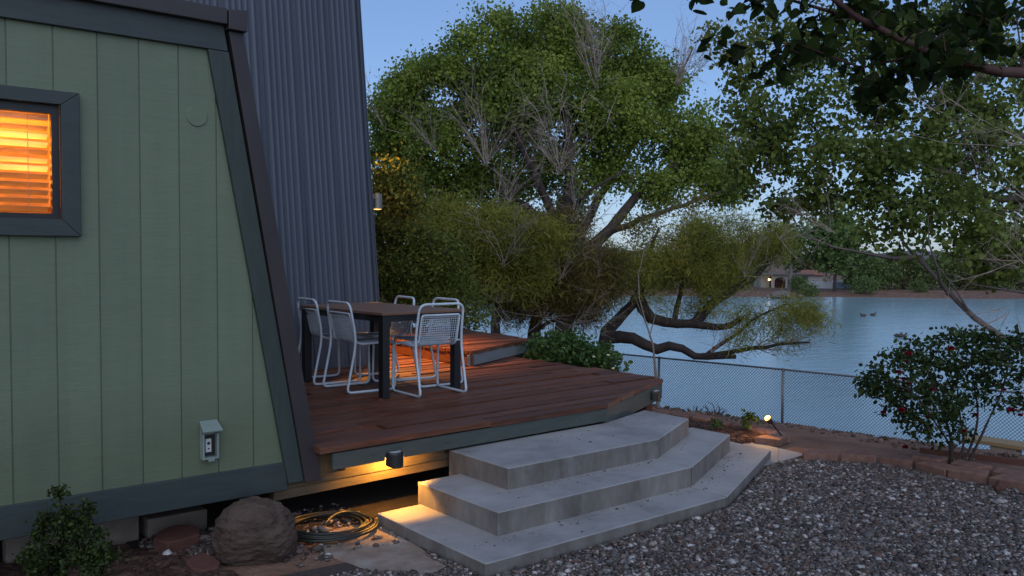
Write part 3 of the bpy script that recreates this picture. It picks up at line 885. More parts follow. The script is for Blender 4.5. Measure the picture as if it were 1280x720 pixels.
def sconce():
    c = np.array([TU1 + 0.115, 8.72, 2.27])
    root = thing("wall_lamp", "black cylinder wall lamp glowing amber at the metal building corner", "lamp", tuple(c))
    mb = MB(); k = 20
    mb.lathe(c, [(0.052, 0.0), (0.054, 0.0), (0.054, 0.175), (0.052, 0.175)], 24)
    o = mb.build("housing", M['galv'], root, smooth=False)
    # open the tube's two ends
    bm = bmesh.new(); bm.from_mesh(o.data)
    bmesh.ops.delete(bm, geom=[f for f in bm.faces if len(f.verts) > 4], context='FACES')
    bm.to_mesh(o.data); bm.free()
    mb = MB(); mb.box(TU1, TU1 + 0.065, 8.69, 8.75, 2.32, 2.38); mb.build("bracket", M['black'], root)
    mb = MB(); mb.lathe(c + [0, 0, -0.004], [(0.03, 0), (0.05, 0.004), (0.05, 0.01)], 24); mb.build("lens", M['bulbwall'], root)
    for nm, z, rx, e in (("lamp_down", -0.02, 0.0, 560), ("lamp_up", 0.19, math.pi, 900)):
        L = bpy.data.lights.new(nm, 'SPOT'); L.energy = e; L.color = (1.0, 0.42, 0.07); L.spot_size = math.radians(150 if rx else 105); L.spot_blend = 0.7; L.shadow_soft_size = 0.04
        lo = bpy.data.objects.new(nm, L); COL.objects.link(lo); lo.location = tuple(c + [0, 0, z]); lo.rotation_euler = (rx, 0, 0)
sconce()

# ------------------------------------------------------------------ deck
DZ = 0.535
def clip_deck(poly, convs):
    return [q for q in (clip_convex(poly, c) for c in convs) if len(q) >= 3]
def boards(name, convs, y0, y1, z, root, th=0.038, pitch=0.150, gap=0.024, ang=0.0, x0=-0.5, x1=14):
    mb = MB()
    rg = random.Random(11)
    y = y0
    while y < y1:
        # each course is two or three boards end to end
        cuts = [x0, rg.uniform(3.0, 5.0), rg.uniform(6.0, 7.6), x1]
        for a, b in zip(cuts[:-1], cuts[1:]):
            rect = [(a + 0.0015, y), (b - 0.0015, y), (b - 0.0015, y + pitch - gap), (a + 0.0015, y + pitch - gap)]
            ca, sa = math.cos(ang), math.sin(ang)
            rect = [(2.47 + (px - 2.47) * ca - (py - y0) * sa, y0 + (px - 2.47) * sa + (py - y0) * ca) for px, py in rect]
            dz = rg.uniform(-0.009, 0.009)
            for q in clip_deck(rect, convs):
                ar = 0.5 * sum(q[i][0] * q[(i + 1) % len(q)][1] - q[(i + 1) % len(q)][0] * q[i][1] for i in range(len(q)))
                if ar > 2e-4:
                    mb.prism(q, z - th + dz, z + dz)
        y += pitch
    return mb.build(name, M['boards'], root)
def fascia(mb, p, q, z0, z1, th=0.034, inset=0.012):
    p = np.array(p); q = np.array(q)
    d = unit(q - p); n = np.array([-d[1], d[0]])    # towards the deck for a counter-clockwise outline
    c = np.append((p + q) / 2 + n * (inset + th / 2), (z0 + z1) / 2)
    mb.obox(c, np.append((q - p) / 2, 0), np.append(n * th / 2, 0), (0, 0, (z1 - z0) / 2))
def deck():
    root = thing("deck", "red stained timber deck on two levels beside the cabin", "deck", (4.5, 6.5, 0.0))
    A, B, C = (2.50, 4.966), (5.159, 5.063), (6.647, 5.76)
    main = [A, B, C, (6.62, 8.60), (5.66, 11.0), (2.50, 11.0)]
    boards("deck_boards", [main], 4.965, 11.1, DZ, root, ang=math.atan2(0.097, 2.69))
    up = [(5.62, 7.60), (7.05, 8.29), (7.35, 10.6), (5.62, 10.6)]
    boards("upper_boards", [up], 7.5, 11.3, DZ + 0.17, root)
    mb = MB()
    fascia(mb, (2.60, 4.970), B, 0.386, DZ - 0.042)
    o = mb.build("fascia_board", M['fascia'], root, bevel=0.004)
    mb = MB(); fascia(mb, (B[0] + 0.003, B[1] - 0.002), C, 0.335, DZ - 0.042); mb.build("fascia_board", M['fascia'], root, bevel=0.004)
    mb = MB(); fascia(mb, C, (6.62, 8.6), 0.335, DZ - 0.042); mb.build("fascia_board", M['fascia'], root, bevel=0.004)
    mb = MB(); fascia(mb, up[0], up[1], DZ + 0.007, DZ + 0.13); mb.build("upper_fascia", M['fasciablue'], root, bevel=0.004)
    mb = MB(); fascia(mb, up[3], up[0], DZ + 0.007, DZ + 0.13); mb.build("upper_fascia", M['boards'], root, bevel=0.004)
    mb = MB(); fascia(mb, up[1], up[2], DZ - 0.1, DZ + 0.13); mb.build("upper_fascia", M['fasciablue'], root, bevel=0.004)
    for x, y in ((6.5, 5.85), (5.2, 5.25), (6.45, 8.3), (7.2, 10.4), (4.0, 8.3), (3.7, 6.6), (6.95, 8.5)):
        mb = MB(); mb.box(x - 0.045, x + 0.045, y - 0.045, y + 0.045, float(ground_z(x, y)) - 0.1, DZ - 0.05)
        mb.build("post", M['rust'], root)
    # joists, plus unseen sheets added to block light, keep the underside dark
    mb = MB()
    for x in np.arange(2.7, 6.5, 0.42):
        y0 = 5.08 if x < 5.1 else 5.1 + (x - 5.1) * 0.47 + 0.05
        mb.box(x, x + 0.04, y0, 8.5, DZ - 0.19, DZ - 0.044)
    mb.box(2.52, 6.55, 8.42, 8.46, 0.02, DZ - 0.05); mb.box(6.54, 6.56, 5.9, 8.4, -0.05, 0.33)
    mb.build("joist_and_light_block", M['dark'], root)
    for x in (2.9, 3.5, 4.2, 4.85):
        mb = MB(); mb.lathe((x, 4.981 + (x - 2.6) * 0.036, 0.445), [(0.011, 0), (0.010, 0.005), (0.004, 0.007)], 8, (0, -1, 0))
        mb.build("bolt", M['fascia'], root)
deck()

def deck_lamp(c, d, label, lit):
    """half-round black downlight on the deck's fascia; d = outward direction"""
    c = np.array(c); d = unit(np.append(d, 0.0)); side = np.array([d[1], -d[0], 0])
    root = thing("deck_light", label, "deck light", tuple(c), group="deck lights on the fascia")
    R, D, H = 0.062, 0.072, 0.085
    k = 15
    ang = np.linspace(-math.pi / 2, math.pi / 2, k)
    def ring(z, s, lip):
        return [c + side * R * s * math.sin(a) + d * (0.002 + D * s * max(0, math.cos(a))) + np.array([0, 0, z - lip * max(0, math.cos(a))]) for a in ang]
    mb = MB()
    outer = np.array(ring(H, 0.88, 0.0) + ring(H * 0.85, 1.0, 0.0) + ring(0.0, 1.0, 0.018))
    inner = np.array(ring(0.0, 0.93, 0.018) + ring(H * 0.55, 0.93, 0.0))
    mb.add(outer, [(r * k + i, r * k + k + i, r * k + k + i + 1, r * k + i + 1) for r in range(2) for i in range(k - 1)] + [tuple(range(k))])
    mb.add(inner, [(i, k + i, k + i + 1, i + 1) for i in range(k - 1)] + [tuple(range(k, 2 * k))])
    lo_, n0 = mb.v, mb.n
    mb.add(np.array(ring(0.0, 1.0, 0.018) + ring(0.0, 0.93, 0.018)), [(i, k + i, k + i + 1, i + 1) for i in range(k - 1)])
    o = mb.build("housing", M['black'], root, smooth=False)
    mb = MB()
    top = np.array([c + side * R * 0.72 * math.sin(a) + d * (0.012 + D * 0.62 * max(0, math.cos(a))) + np.array([0, 0, H + 0.002]) for a in ang])
    mb.add(np.concatenate([top, top - [0, 0, 0.004]]), [tuple(range(k))] + [(i, i + 1, k + i + 1, k + i) for i in range(k - 1)])
    mb.build("solar_panel", M['solar'], root)
    if lit:
        L = bpy.data.lights.new("deck_light_bulb", 'POINT'); L.energy = 24; L.color = (1.0, 0.42, 0.055); L.shadow_soft_size = 0.006
        lo = bpy.data.objects.new("deck_light_bulb", L); COL.objects.link(lo); lo.location = tuple(c + d * 0.022 + np.array([0, 0, 0.020]))
deck_lamp((3.055, 4.996, 0.358), (0, -1), "small black downlight on the deck fascia shining amber under the deck", True)
dn = unit(np.array([0.70, -1.49]))
deck_lamp(tuple(np.array([6.34, 5.617]) + 0.0 * dn) + (0.375,), dn, "unlit black downlight on the angled deck fascia above the steps", False)

# ------------------------------------------------------------------ concrete steps
def steps():
    root = thing("concrete_steps", "three grey concrete steps wrapping the angled deck corner", "steps", (4.5, 4.4, 0.0))
    def two(l, r, zt, zb):
        mb = MB(); mb.prism(l, zb, zt)
        if r: mb.prism(r, zb, zt)
        mb.build("step", M['concrete'], root, bevel=0.009, segs=2)
    two([(2.86, 3.725), (4.984, 3.727), (4.981, 4.9), (2.87, 4.9)], [(4.995, 3.729), (6.494, 4.397), (6.51, 4.86), (6.2, 4.9), (4.992, 4.9)], 0.08, -0.12)
    two([(3.2, 4.045), (5.004, 4.054), (5.001, 4.96), (3.203, 4.93)], [(5.015, 4.056), (6.175, 4.59), (6.16, 5.0), (5.012, 5.0)], 0.225, -0.11)
    two([(3.555, 4.39), (5.02, 4.389), (5.866, 4.79), (5.866, 5.3), (5.15, 5.09), (3.556, 5.07)], None, 0.37, -0.1)
steps()
mb = MB(); mb.prism([(6.2, 4.27), (6.86, 4.285), (6.93, 4.88), (6.5, 4.95), (6.2, 4.9)], -0.06, 0.012)
tag(mb.build("path", M['concrete'], bevel=0.008), kind="structure")
mb = MB()
pad = [(2.45, 3.90), (2.80, 4.0), (2.86, 4.4), (2.88, 4.95), (2.72, 5.0), (2.45, 4.95), (2.36, 4.6)]
mb.prism(pad, -0.05, 0.004)
tag(mb.build("pavement", M['padc'], bevel=0.01), kind="structure")

# ------------------------------------------------------------------ table and chairs
def table():
    yaw = math.radians(3)
    root = thing("dining_table", "rectangular outdoor table with brown top and black square legs", "table", (4.165, 7.07, DZ + 0.003), yaw)
    o = np.array([4.165, 7.07, DZ + 0.003])
    def loc(mb): 
        mb.v = [v + o for v in mb.v]; return mb
    W, L = 0.435, 0.71
    mb = MB(); mb.box(-W, W, -L, L, 0.705, 0.73); loc(mb).build("tabletop", M['tabletop'], root, bevel=0.004)
    mb = MB()
    for s in (-1, 1):
        mb.box(s * (W - 0.03) - 0.012, s * (W - 0.03) + 0.012, -L + 0.03, L - 0.03, 0.65, 0.7045); mb.box(-W + 0.045, W - 0.045, s * (L - 0.03) - 0.012, s * (L - 0.03) + 0.012, 0.65, 0.704)
    loc(mb).build("apron", M['black'], root)
    for sx in (-1, 1):
        for sy in (-1, 1):
            mb = MB(); mb.box(sx * (W - 0.05) - 0.035, sx * (W - 0.05) + 0.035, sy * (L - 0.05) - 0.035, sy * (L - 0.05) + 0.035, 0, 0.7035)
            loc(mb).build("leg", M['black'], root, bevel=0.003)
table()

def chair(loc, rz, label):
    root = thing("wire_chair", label, "chair", (0, 0, 0), 0, "pale blue wire chairs round the table")
    xw = 0.235
    P = [(-xw, 0.20, 0.43), (-xw, 0.21, 0.012), (-xw, -0.27, 0.012), (-xw, -0.175, 0.46), (-xw + 0.012, -0.235, 0.795), (xw - 0.012, -0.235, 0.795), (xw, -0.175, 0.46), (xw, -0.27, 0.012), (xw, 0.21, 0.012), (xw, 0.20, 0.43)]
    pts = fillet(P, [0.05, 0.05, 0.05, 0.12, 0.07, 0.07, 0.12, 0.05, 0.05, 0.05], 6, closed=True)
    mb = MB(); mb.tube(pts, 0.0115, 8, closed=True); mb.build("frame", M['chair'], root, smooth=True)
    prof = fillet([(0, -0.222, 0.70), (0, -0.165, 0.455), (0, -0.11, 0.425), (0, 0.185, 0.437)], [0, 0.07, 0.07, 0], 6)
    L = np.concatenate([[0], np.cumsum(np.linalg.norm(np.diff(prof, axis=0), axis=1))])
    def pr(s, x):
        return np.array([x, np.interp(s, L, prof[:, 1]), np.interp(s, L, prof[:, 2])])
    iw = 0.192
    S = np.linspace(0, L[-1], 26)
    rim = [pr(s, -iw) for s in S] + [pr(s, iw) for s in S[::-1]]
    # round the rim's corners: a closed loop with filleted top corners
    loop = [pr(s, -iw) for s in S[2:-2]] + list(fillet([pr(S[-2], -iw), pr(S[-1], -iw), pr(S[-1], iw), pr(S[-2], iw)], 0.04, 5)[1:-1]) + [pr(s, iw) for s in S[2:-2][::-1]] + list(fillet([pr(S[2], iw), pr(0, iw), pr(0, -iw), pr(S[2], -iw)], 0.05, 6)[1:-1])
    mb = MB(); mb.tube(np.array(loop), 0.0095, 7, closed=True)
    for s in (-1, 1):
        mb.tube([(s * iw, -0.172, 0.47), (s * xw * 0.99, -0.177, 0.47)], 0.007, 6); mb.tube([(s * iw, 0.15, 0.434), (s * xw, 0.20, 0.426)], 0.007, 6)
    mb.build("rim", M['chair'], root, smooth=True)
    split = L[-1] * 0.0 + np.interp(-0.11, prof[:, 1], L)
    for nm, s0, s1 in (("backrest", 0.012, split), ("seat", split, L[-1] - 0.01)):
        mb = MB()
        for x in np.arange(-iw + 0.02, iw - 0.01, 0.0205):
            ss = np.linspace(s0, s1, 12)
            mb.tube([pr(s, x) for s in ss], 0.0026, 4)
        for s in np.arange(s0 + 0.008, s1, 0.0205):
            mb.tube([pr(s, -iw + 0.004) + [0, 0, 0.003], pr(s, iw - 0.004) + [0, 0, 0.003]], 0.0026, 4)
        mb.build(nm, M['chair'], root, smooth=True)
    root.location = loc; root.rotation_euler = (0, 0, rz)
    return root
ch0 = chair((4.295, 6.45, DZ + 0.002), math.radians(-2), "wire chair at the near short end of the table with its back turned")
def dup(root, loc, rz, label):
    r = root.copy(); COL.objects.link(r); r.location = loc; r.rotation_euler = (0, 0, rz); r["label"] = label
    for c in list(root.children):
        d = c.copy(); COL.objects.link(d); d.parent = r
        for g in c.children:
            e = g.copy(); COL.objects.link(e); e.parent = d
    return r
dup(ch0, (3.93, 6.98, DZ + 0.002), math.radians(-91), "wire chair beside the cabin corner, nearer of the two on that long side")
dup(ch0, (3.93, 7.60, DZ + 0.002), math.radians(-93), "wire chair half hidden by the cabin corner trim, against the metal wall")
dup(ch0, (4.44, 7.45, DZ + 0.002), math.radians(82), "wire chair facing us across the table with most of its back showing")
dup(ch0, (4.57, 6.90, DZ + 0.002), math.radians(88), "wire chair almost hidden behind the chair at the near table end")

# ------------------------------------------------------------------ planter, edging blocks, gravel
def arc_blocks(P, depth, z0, z1, rg, blen=0.3):
    """blocks laid end to end along a polyline, width to its left"""
    P = np.array(P, float)
    L = np.concatenate([[0], np.cumsum(np.linalg.norm(np.diff(P, axis=0), axis=1))])
    n = int(round(L[-1] / blen)); out = []
    t = np.linspace(0, L[-1], n + 1)
    Q = np.stack([np.interp(t, L, P[:, 0]), np.interp(t, L, P[:, 1])], 1)
    for a, b in zip(Q[:-1], Q[1:]):
        d = unit(b - a); nrm = np.array([-d[1], d[0]])
        j = rg.uniform(-0.012, 0.012)
        g = 0.009
        out.append(([a + d * g + nrm * j, b - d * g + nrm * j, b - d * (g + 0.035) + nrm * (depth + j), a + d * (g + 0.035) + nrm * (depth + j)], z0 + rg.uniform(-0.006, 0.006), z1 + rg.uniform(-0.006, 0.006)))
    return out
def planter():
    root = thing("planter_wall", "curved planter bed edge of stacked red blocks beside the steps", "planter", (7.1, 5.2, 0))
    rg = random.Random(5)
    outline = smooth_line([(6.86, 4.84, 0), (6.89, 4.68, 0), (6.97, 4.59, 0), (7.10, 4.60, 0), (7.25, 4.75, 0), (7.36, 5.05, 0), (7.39, 5.5, 0), (7.35, 6.1, 0), (7.29, 7.2, 0)], 6)[:, :2]
    mb = MB()
    for q, z0, z1 in arc_blocks(outline, 0.17, 0.0, 0.07, rg, 0.25): mb.prism(q, z0, z1)
    mb.build("coping", M['block'], root, bevel=0.008)
    c = outline.mean(0)
    out2 = outline + unit(outline - np.array([7.1, 5.4])) * 0.03
    mb = MB()
    for q, z0, z1 in arc_blocks(out2 + [0.0, -0.0], 0.15, -0.11, -0.004, rg, 0.29): mb.prism(q, z0, z1)
    for q, z0, z1 in arc_blocks((out2 + unit(outline - np.array([7.1, 5.4])) * 0.07)[10:], 0.13, -0.22, -0.114, rg, 0.31): mb.prism(q, z0, z1)
    mb.build("lower_course", M['block'], root, bevel=0.008)
planter()
mb = MB(); mb.prism([(1.5, 5.3), (2.0, 5.06), (3.5, 5.06), (5.1, 5.1), (6.4, 5.85), (6.4, 8.4), (1.5, 8.4)], -0.05, 0.003); tag(mb.build("underdeck_shade", mat_noise("underdeck_shade_black", (0.014, 0.010, 0.008), (0.032, 0.022, 0.016), 7, 0.95, bs=0.8, bd=0.02)), kind="structure")  # near-black sheet: shade under cabin and deck put into the ground colour
bedpoly = [(6.52, 4.93), (6.88, 4.87), (7.0, 4.72), (7.1, 4.75), (7.22, 5.1), (7.23, 5.5), (7.18, 6.5), (6.68, 6.5), (6.2, 5.3), (6.2, 5.0)]
mb = MB(); mb.prism(bedpoly, -0.1, 0.022); tag(mb.build("bed_soil", M['dirt']), kind="structure")

def inside(P, poly):
    x, y = P[:, 0], P[:, 1]; r = np.zeros(len(P), bool); n = len(poly)
    for i in range(n):
        (x0, y0), (x1, y1) = poly[i], poly[(i + 1) % n]
        c = ((y0 > y) != (y1 > y)) & (x < (x1 - x0) * (y - y0) / (y1 - y0 + 1e-12) + x0)
        r ^= c
    return r

ICO_V = None
def ico():
    bm = bmesh.new(); bmesh.ops.create_icosphere(bm, subdivisions=1, radius=1.0)
    V = np.array([v.co[:] for v in bm.verts]); F = np.array([[v.index for v in f.verts] for f in bm.faces]); bm.free()
    return V, F
IV, IF = ico()
def ico2():
    bm = bmesh.new(); bmesh.ops.create_icosphere(bm, subdivisions=2, radius=1.0)
    V = np.array([v.co[:] for v in bm.verts]); F = np.array([[v.index for v in f.verts] for f in bm.faces]); bm.free()
    return V, F
def scatter_stones(P, size, rng, flat=0.6, var=0.5, elong=1.35, jag=0.22, sink=0.2):
    n = len(P)
    s = size * np.exp(rng.normal(0, var * 0.7, n))
    k = len(IV)
    base = IV[None] * (1 + rng.normal(0, jag, (n, k, 1)))
    sc_ = np.stack([s * rng.uniform(1.0, elong, n), s * rng.uniform(0.75, 1.0, n), s * flat * rng.uniform(0.7, 1.2, n)], 1)
    base = base * sc_[:, None]
    # random tilt then yaw
    t = rng.normal(0, 0.35, n); y = rng.uniform(0, 2 * math.pi, n)
    ct, st, cy, sy = np.cos(t), np.sin(t), np.cos(y), np.sin(y)
    b = base.copy()
    b[:, :, 1] = base[:, :, 1] * ct[:, None] - base[:, :, 2] * st[:, None]
    b[:, :, 2] = base[:, :, 1] * st[:, None] + base[:, :, 2] * ct[:, None]
    x2 = b[:, :, 0] * cy[:, None] - b[:, :, 1] * sy[:, None]
    y2 = b[:, :, 0] * sy[:, None] + b[:, :, 1] * cy[:, None]
    b[:, :, 0], b[:, :, 1] = x2, y2
    V = P[:, None] + b + np.stack([np.zeros(n), np.zeros(n), s * flat * (1 - sink) * 0.6], 1)[:, None]
    F = IF[None] + (np.arange(n) * k)[:, None, None]
    return V.reshape(-1, 3), [F.reshape(-1, 3)]

STEP1 = [(2.84, 3.70), (4.99, 3.70), (6.52, 4.38), (6.53, 4.9), (2.84, 4.93)]
CURB = np.array([(6.62, 4.17), (6.93, 3.86), (7.10, 3.62), (7.06, 3.36), (6.98, 3.10), (7.03, 2.86), (7.05, 2.55), (6.98, 2.2), (6.95, 1.8), (6.95, 1.3)])
def gravel():
    rng = np.random.default_rng(21)
    N = 340000
    P = np.stack([rng.uniform(0.5, 7.2, N), rng.uniform(0.8, 5.1, N), np.zeros(N)], 1)
    dep = P[:, 0] * 0.631 + P[:, 1] * 0.775; lat = P[:, 0] * 0.775 - P[:, 1] * 0.632
    ok = (dep > 4.0) & (np.abs(lat) / dep < 0.72)
    ok &= ~inside(P, STEP1)
    cu = np.interp(P[:, 1], CURB[::-1, 1], CURB[::-1, 0])
    ok &= (P[:, 0] < cu + 0.03) & (P[:, 1] < 4.25)
    lim = 2.30 + 0.25 * np.sin(P[:, 1] * 9) * 0.3
    main = (P[:, 0] > 2.8) | ((P[:, 0] > 2.55) & (P[:, 1] < 3.95))
    patch = (P[:, 0] > 1.75) & (P[:, 1] < 4.62) & (P[:, 0] < 2.5 + 0.1 * np.sin(P[:, 1] * 13))
    ok &= main | patch
    path = inside(P, [(6.2, 4.27), (6.86, 4.285), (6.93, 4.88), (6.2, 4.9)])
    P = P[ok & ~path]
    P = P[:105000]
    P[:, 2] += rng.uniform(-0.006, 0.012, len(P))
    sz = 0.0088
    V, F = scatter_stones(P, sz, rng, 0.62, 0.55, jag=0.15)
    # the narrow bed between boulder and wall
    N2 = 1500
    Q = np.stack([rng.uniform(1.55, 2.1, N2), rng.uniform(5.0, 5.5, N2), np.zeros(N2)], 1)
    Q2 = np.stack([rng.uniform(2.1, 2.9, N2), rng.uniform(4.5, 5.5, N2), np.zeros(N2)], 1)
    Q2 = Q2[(rng.uniform(0, 1, N2) < 0.35)]
    Q = np.concatenate([Q, Q2[~inside(Q2, pad)], (Q2[inside(Q2, pad)])[:26] + [0, 0, 0.004]])
    V2, F2 = scatter_stones(Q, 0.012, rng, 0.6, 0.6)
    G = []
    for z, a, b, dx, n_ in ((0.08, (2.95, 3.98), (4.95, 3.98), 0.05, 60), (0.08, (2.9, 3.8), (5.0, 4.6), 0.3, 40), (0.225, (3.3, 4.34), (5.0, 4.34), 0.03, 50), (0.225, (3.3, 4.2), (5.9, 4.6), 0.25, 30), (0.37, (3.65, 4.7), (5.6, 4.9), 0.3, 40), (0.08, (5.05, 3.98), (6.15, 4.50), 0.05, 50)):
        t = rng.uniform(0, 1, (n_, 1))
        G.append(np.concatenate([np.array(a) + t * (np.array(b) - np.array(a)) + rng.normal(0, dx, (n_, 2)) * np.array([1, 0.5]), np.full((n_, 1), z)], 1))
    G = np.concatenate(G)
    okg = (G[:, 2] < 0.1) & inside(G, [(2.9, 3.76), (4.98, 3.76), (6.45, 4.40), (6.45, 4.8), (6.15, 4.57), (5.0, 4.03), (3.18, 4.03), (3.18, 4.85), (2.9, 4.85)])
    okg |= (np.abs(G[:, 2] - 0.225) < 0.01) & inside(G, [(3.23, 4.08), (5.0, 4.08), (6.13, 4.61), (6.13, 4.95), (5.88, 4.78), (5.03, 4.37), (3.54, 4.37), (3.54, 4.9), (3.23, 4.9)])
    okg |= (G[:, 2] > 0.3) & inside(G, [(3.6, 4.42), (5.0, 4.42), (5.83, 4.81), (5.83, 5.2), (3.6, 4.95)])
    V3, F3 = scatter_stones(G[okg], 0.0045, rng, 0.5, 0.6)
    V, F = joinmesh([(V, F), (V2, F2), (V3, F3)])
    tag(np_mesh("gravel", V, F, M['stones'], smooth=True), "grey and brown crushed gravel spread over the yard", "gravel", kind="stuff")
    mb = MB(); mb.prism([(-1.5, 0.3), (7.0, 0.3), (7.0, 3.2), (6.6, 4.15), (5.0, 4.15), (2.5, 4.4), (1.5, 4.5), (-1.5, 4.5)], -0.05, 0.001)
    tag(mb.build("gravel_bed", mat_noise("gravel_fines", (0.03, 0.024, 0.021), (0.07, 0.056, 0.05), 40, 0.95, bs=0.8, bd=0.01, bscale=90)), kind="structure")
gravel()

def mulch(name, poly, n, z, label, seed, size=0.022):
    rng = np.random.default_rng(seed)
    poly_a = np.array(poly)
    P = np.stack([rng.uniform(poly_a[:, 0].min(), poly_a[:, 0].max(), n), rng.uniform(poly_a[:, 1].min(), poly_a[:, 1].max(), n), np.full(n, z)], 1)
    P = P[inside(P, poly)]
    P[:, 2] += rng.uniform(0, 0.02, len(P))
    V, F = scatter_stones(P, size, rng, 0.25, 0.5, elong=2.2, jag=0.15)
    tag(np_mesh(name, V, F, M['mulch']), label, "mulch", kind="stuff")
mulch("bark_mulch", bedpoly, 9000, 0.022, "dark bark mulch filling the curved planter bed", 31, 0.014)
mulch("bark_mulch", [(-0.2, 5.6), (-0.2, 4.2), (1.6, 4.2), (1.80, 4.6), (1.65, 5.25), (1.3, 5.5)], 26000, 0.0, "dark bark mulch in the bed below the cabin wall", 32, 0.012)

def edging():
    rg = random.Random(9)
    front = arc_blocks(CURB, 0.19, -0.04, 0.085, rg, 0.30)
    # width is on the left of the walking direction: reverse so that it lies away from the gravel
    front = arc_blocks(CURB[::-1], -0.20, -0.04, 0.082, rg, 0.30)
    names = ["flat red edging block touching the end of the concrete path"]
    for i, (q, z0, z1) in enumerate(front):
        c = np.array(q).mean(0)
        s = 1 if (q[1][0] - q[0][0]) * (q[2][1] - q[1][1]) - (q[1][1] - q[0][1]) * (q[2][0] - q[1][0]) > 0 else -1
        if s < 0: q = q[::-1]
        mb = MB(); mb.prism(q, z0, z1)
        o = mb.build("edging_block", M['block'], bevel=0.01)
        o.data.transform(Matrix.Translation((-c[0], -c[1], 0))); o.location = (c[0], c[1], 0)
        tag(o, "red concrete edging block in the front row bordering the gravel", "edging block", "edging blocks along the gravel")
    k = 0
    for p, ang in (((7.30, 3.42), 100), ((7.34, 3.10), 86), ((7.36, 2.78), 88), ((7.36, 2.46), 92)):
        mb = MB(); a = math.radians(ang)
        ca, sa = math.cos(a), math.sin(a)
        pl = [(-0.145, -0.09), (0.145, -0.09), (0.11, 0.09), (-0.11, 0.09)]
        mb.prism([(x * ca - y * sa, x * sa + y * ca) for x, y in pl], -0.10, 0.092 - 0.008 * k)
        o = mb.build("edging_block", M['block'], bevel=0.01); o.location = (p[0], p[1], 0)
        tag(o, "red concrete edging block in the second row behind the rose stems", "edging block", "second row of edging blocks")
        k += 1
    mb = MB(); V, F = scatter_stones(np.array([[6.93, 2.70, 0.0]]), 0.03, np.random.default_rng(3), 0.8)
    tag(np_mesh("broken_block", V, F, M['redrock']), "broken red stone lump lying against the front edging row", "stone")
    a, b = np.array([7.93, 3.79, -0.06]), np.array([8.75, 1.4, -0.08])
    mb = MB(); d = unit(b - a); mb.obox((a + b) / 2, (b - a) / 2, np.cross(d, [0, 0, 1]) * 0.02, (0, 0, 0.075))
    tag(mb.build("edging_strip", M['rust'], bevel=0.004), "long rusty red edging strip on the slope behind the rose", "edging")
edging()

def boulder():
    rng = np.random.default_rng(4)
    bm = bmesh.new(); bmesh.ops.create_icosphere(bm, subdivisions=6, radius=1.0)
    V = np.array([v.co[:] for v in bm.verts]); F = np.array([[v.index for v in f.verts] for f in bm.faces]); bm.free()
    from mathutils import noise as mn
    r = np.array([1 + 0.16 * mn.noise(Vector(v) * 1.1 + Vector((3, 1, 7))) + 0.07 * mn.noise(Vector((v[0], v[1], v[2] * 2)) * 3) + 0.03 * mn.noise(Vector((v[0] * 2, v[1] * 2, v[2] * 5)) * 4) - 0.045 * abs(mn.noise(Vector((v[0] + 0.5 * v[2], v[1], v[2] * 2.2 - v[0])) * 2.3 + Vector((9, 2, 4)))) + 0.012 * mn.noise(Vector(v) * 15) for v in V])
    V = np.sign(V) * np.abs(V) ** 0.93
    V = V * r[:, None] * np.array([0.235, 0.20, 0.195])
    V[:, 0] += 0.10 * (V[:, 2]) * 0.5
    V = V @ np.array([[math.cos(0.68), -math.sin(0.68), 0], [math.sin(0.68), math.cos(0.68), 0], [0, 0, 1]])
    o = np_mesh("boulder", V, F, M['rock'], smooth=True); o.location = (2.02, 4.83, 0.125)
    tag(o, "rounded brown boulder resting under the cabin corner", "boulder")
boulder()
def flagstone(c, s, label, seed, rz, th=0.07):
    rng = np.random.default_rng(seed)
    n = 9
    ang = np.sort(rng.uniform(0, 2 * math.pi, n))
    ang = np.linspace(0, 2 * math.pi, n, endpoint=False) + rng.normal(0, 0.18, n)
    rr = rng.uniform(0.75, 1.1, n)
    pl = [(s[0] * r * math.cos(a), s[1] * r * math.sin(a)) for r, a in zip(rr, ang)]
    mb = MB(); mb.prism(pl, -th * 0.5, th * 0.5)
    o = mb.build("flagstone", M['redrock'], bevel=0.012, segs=3); o.location = c; o.rotation_euler = (0.12, -0.08, rz)
    tag(o, label, "flagstone")
flagstone((1.72, 5.27, 0.05), (0.15, 0.12), "dark red flagstone leaning at the left of the boulder", 2, 0.5, 0.09)
flagstone((1.70, 4.80, 0.02), (0.13, 0.10), "pale red flagstone in the gravel in front of the boulder", 6, 1.1, 0.06)
for i, (x0, x1, y, lab) in enumerate(((0.2, 0.84, 5.62, "grey foundation block under the cabin behind the boxwood"), (0.86, 1.58, 5.55, "grey foundation block under the cabin right of the boxwood"), (1.62, 1.99, 5.52, "grey foundation block set back beside the boulder"))):
    mb = MB(); mb.box(x0, x1, y, y + 0.19, -0.02, 0.175 - 0.05 * (i == 2)); o = mb.build("foundation_block", M['greyblock'], bevel=0.01)
    tag(o, lab, "block", "foundation blocks under the cabin")

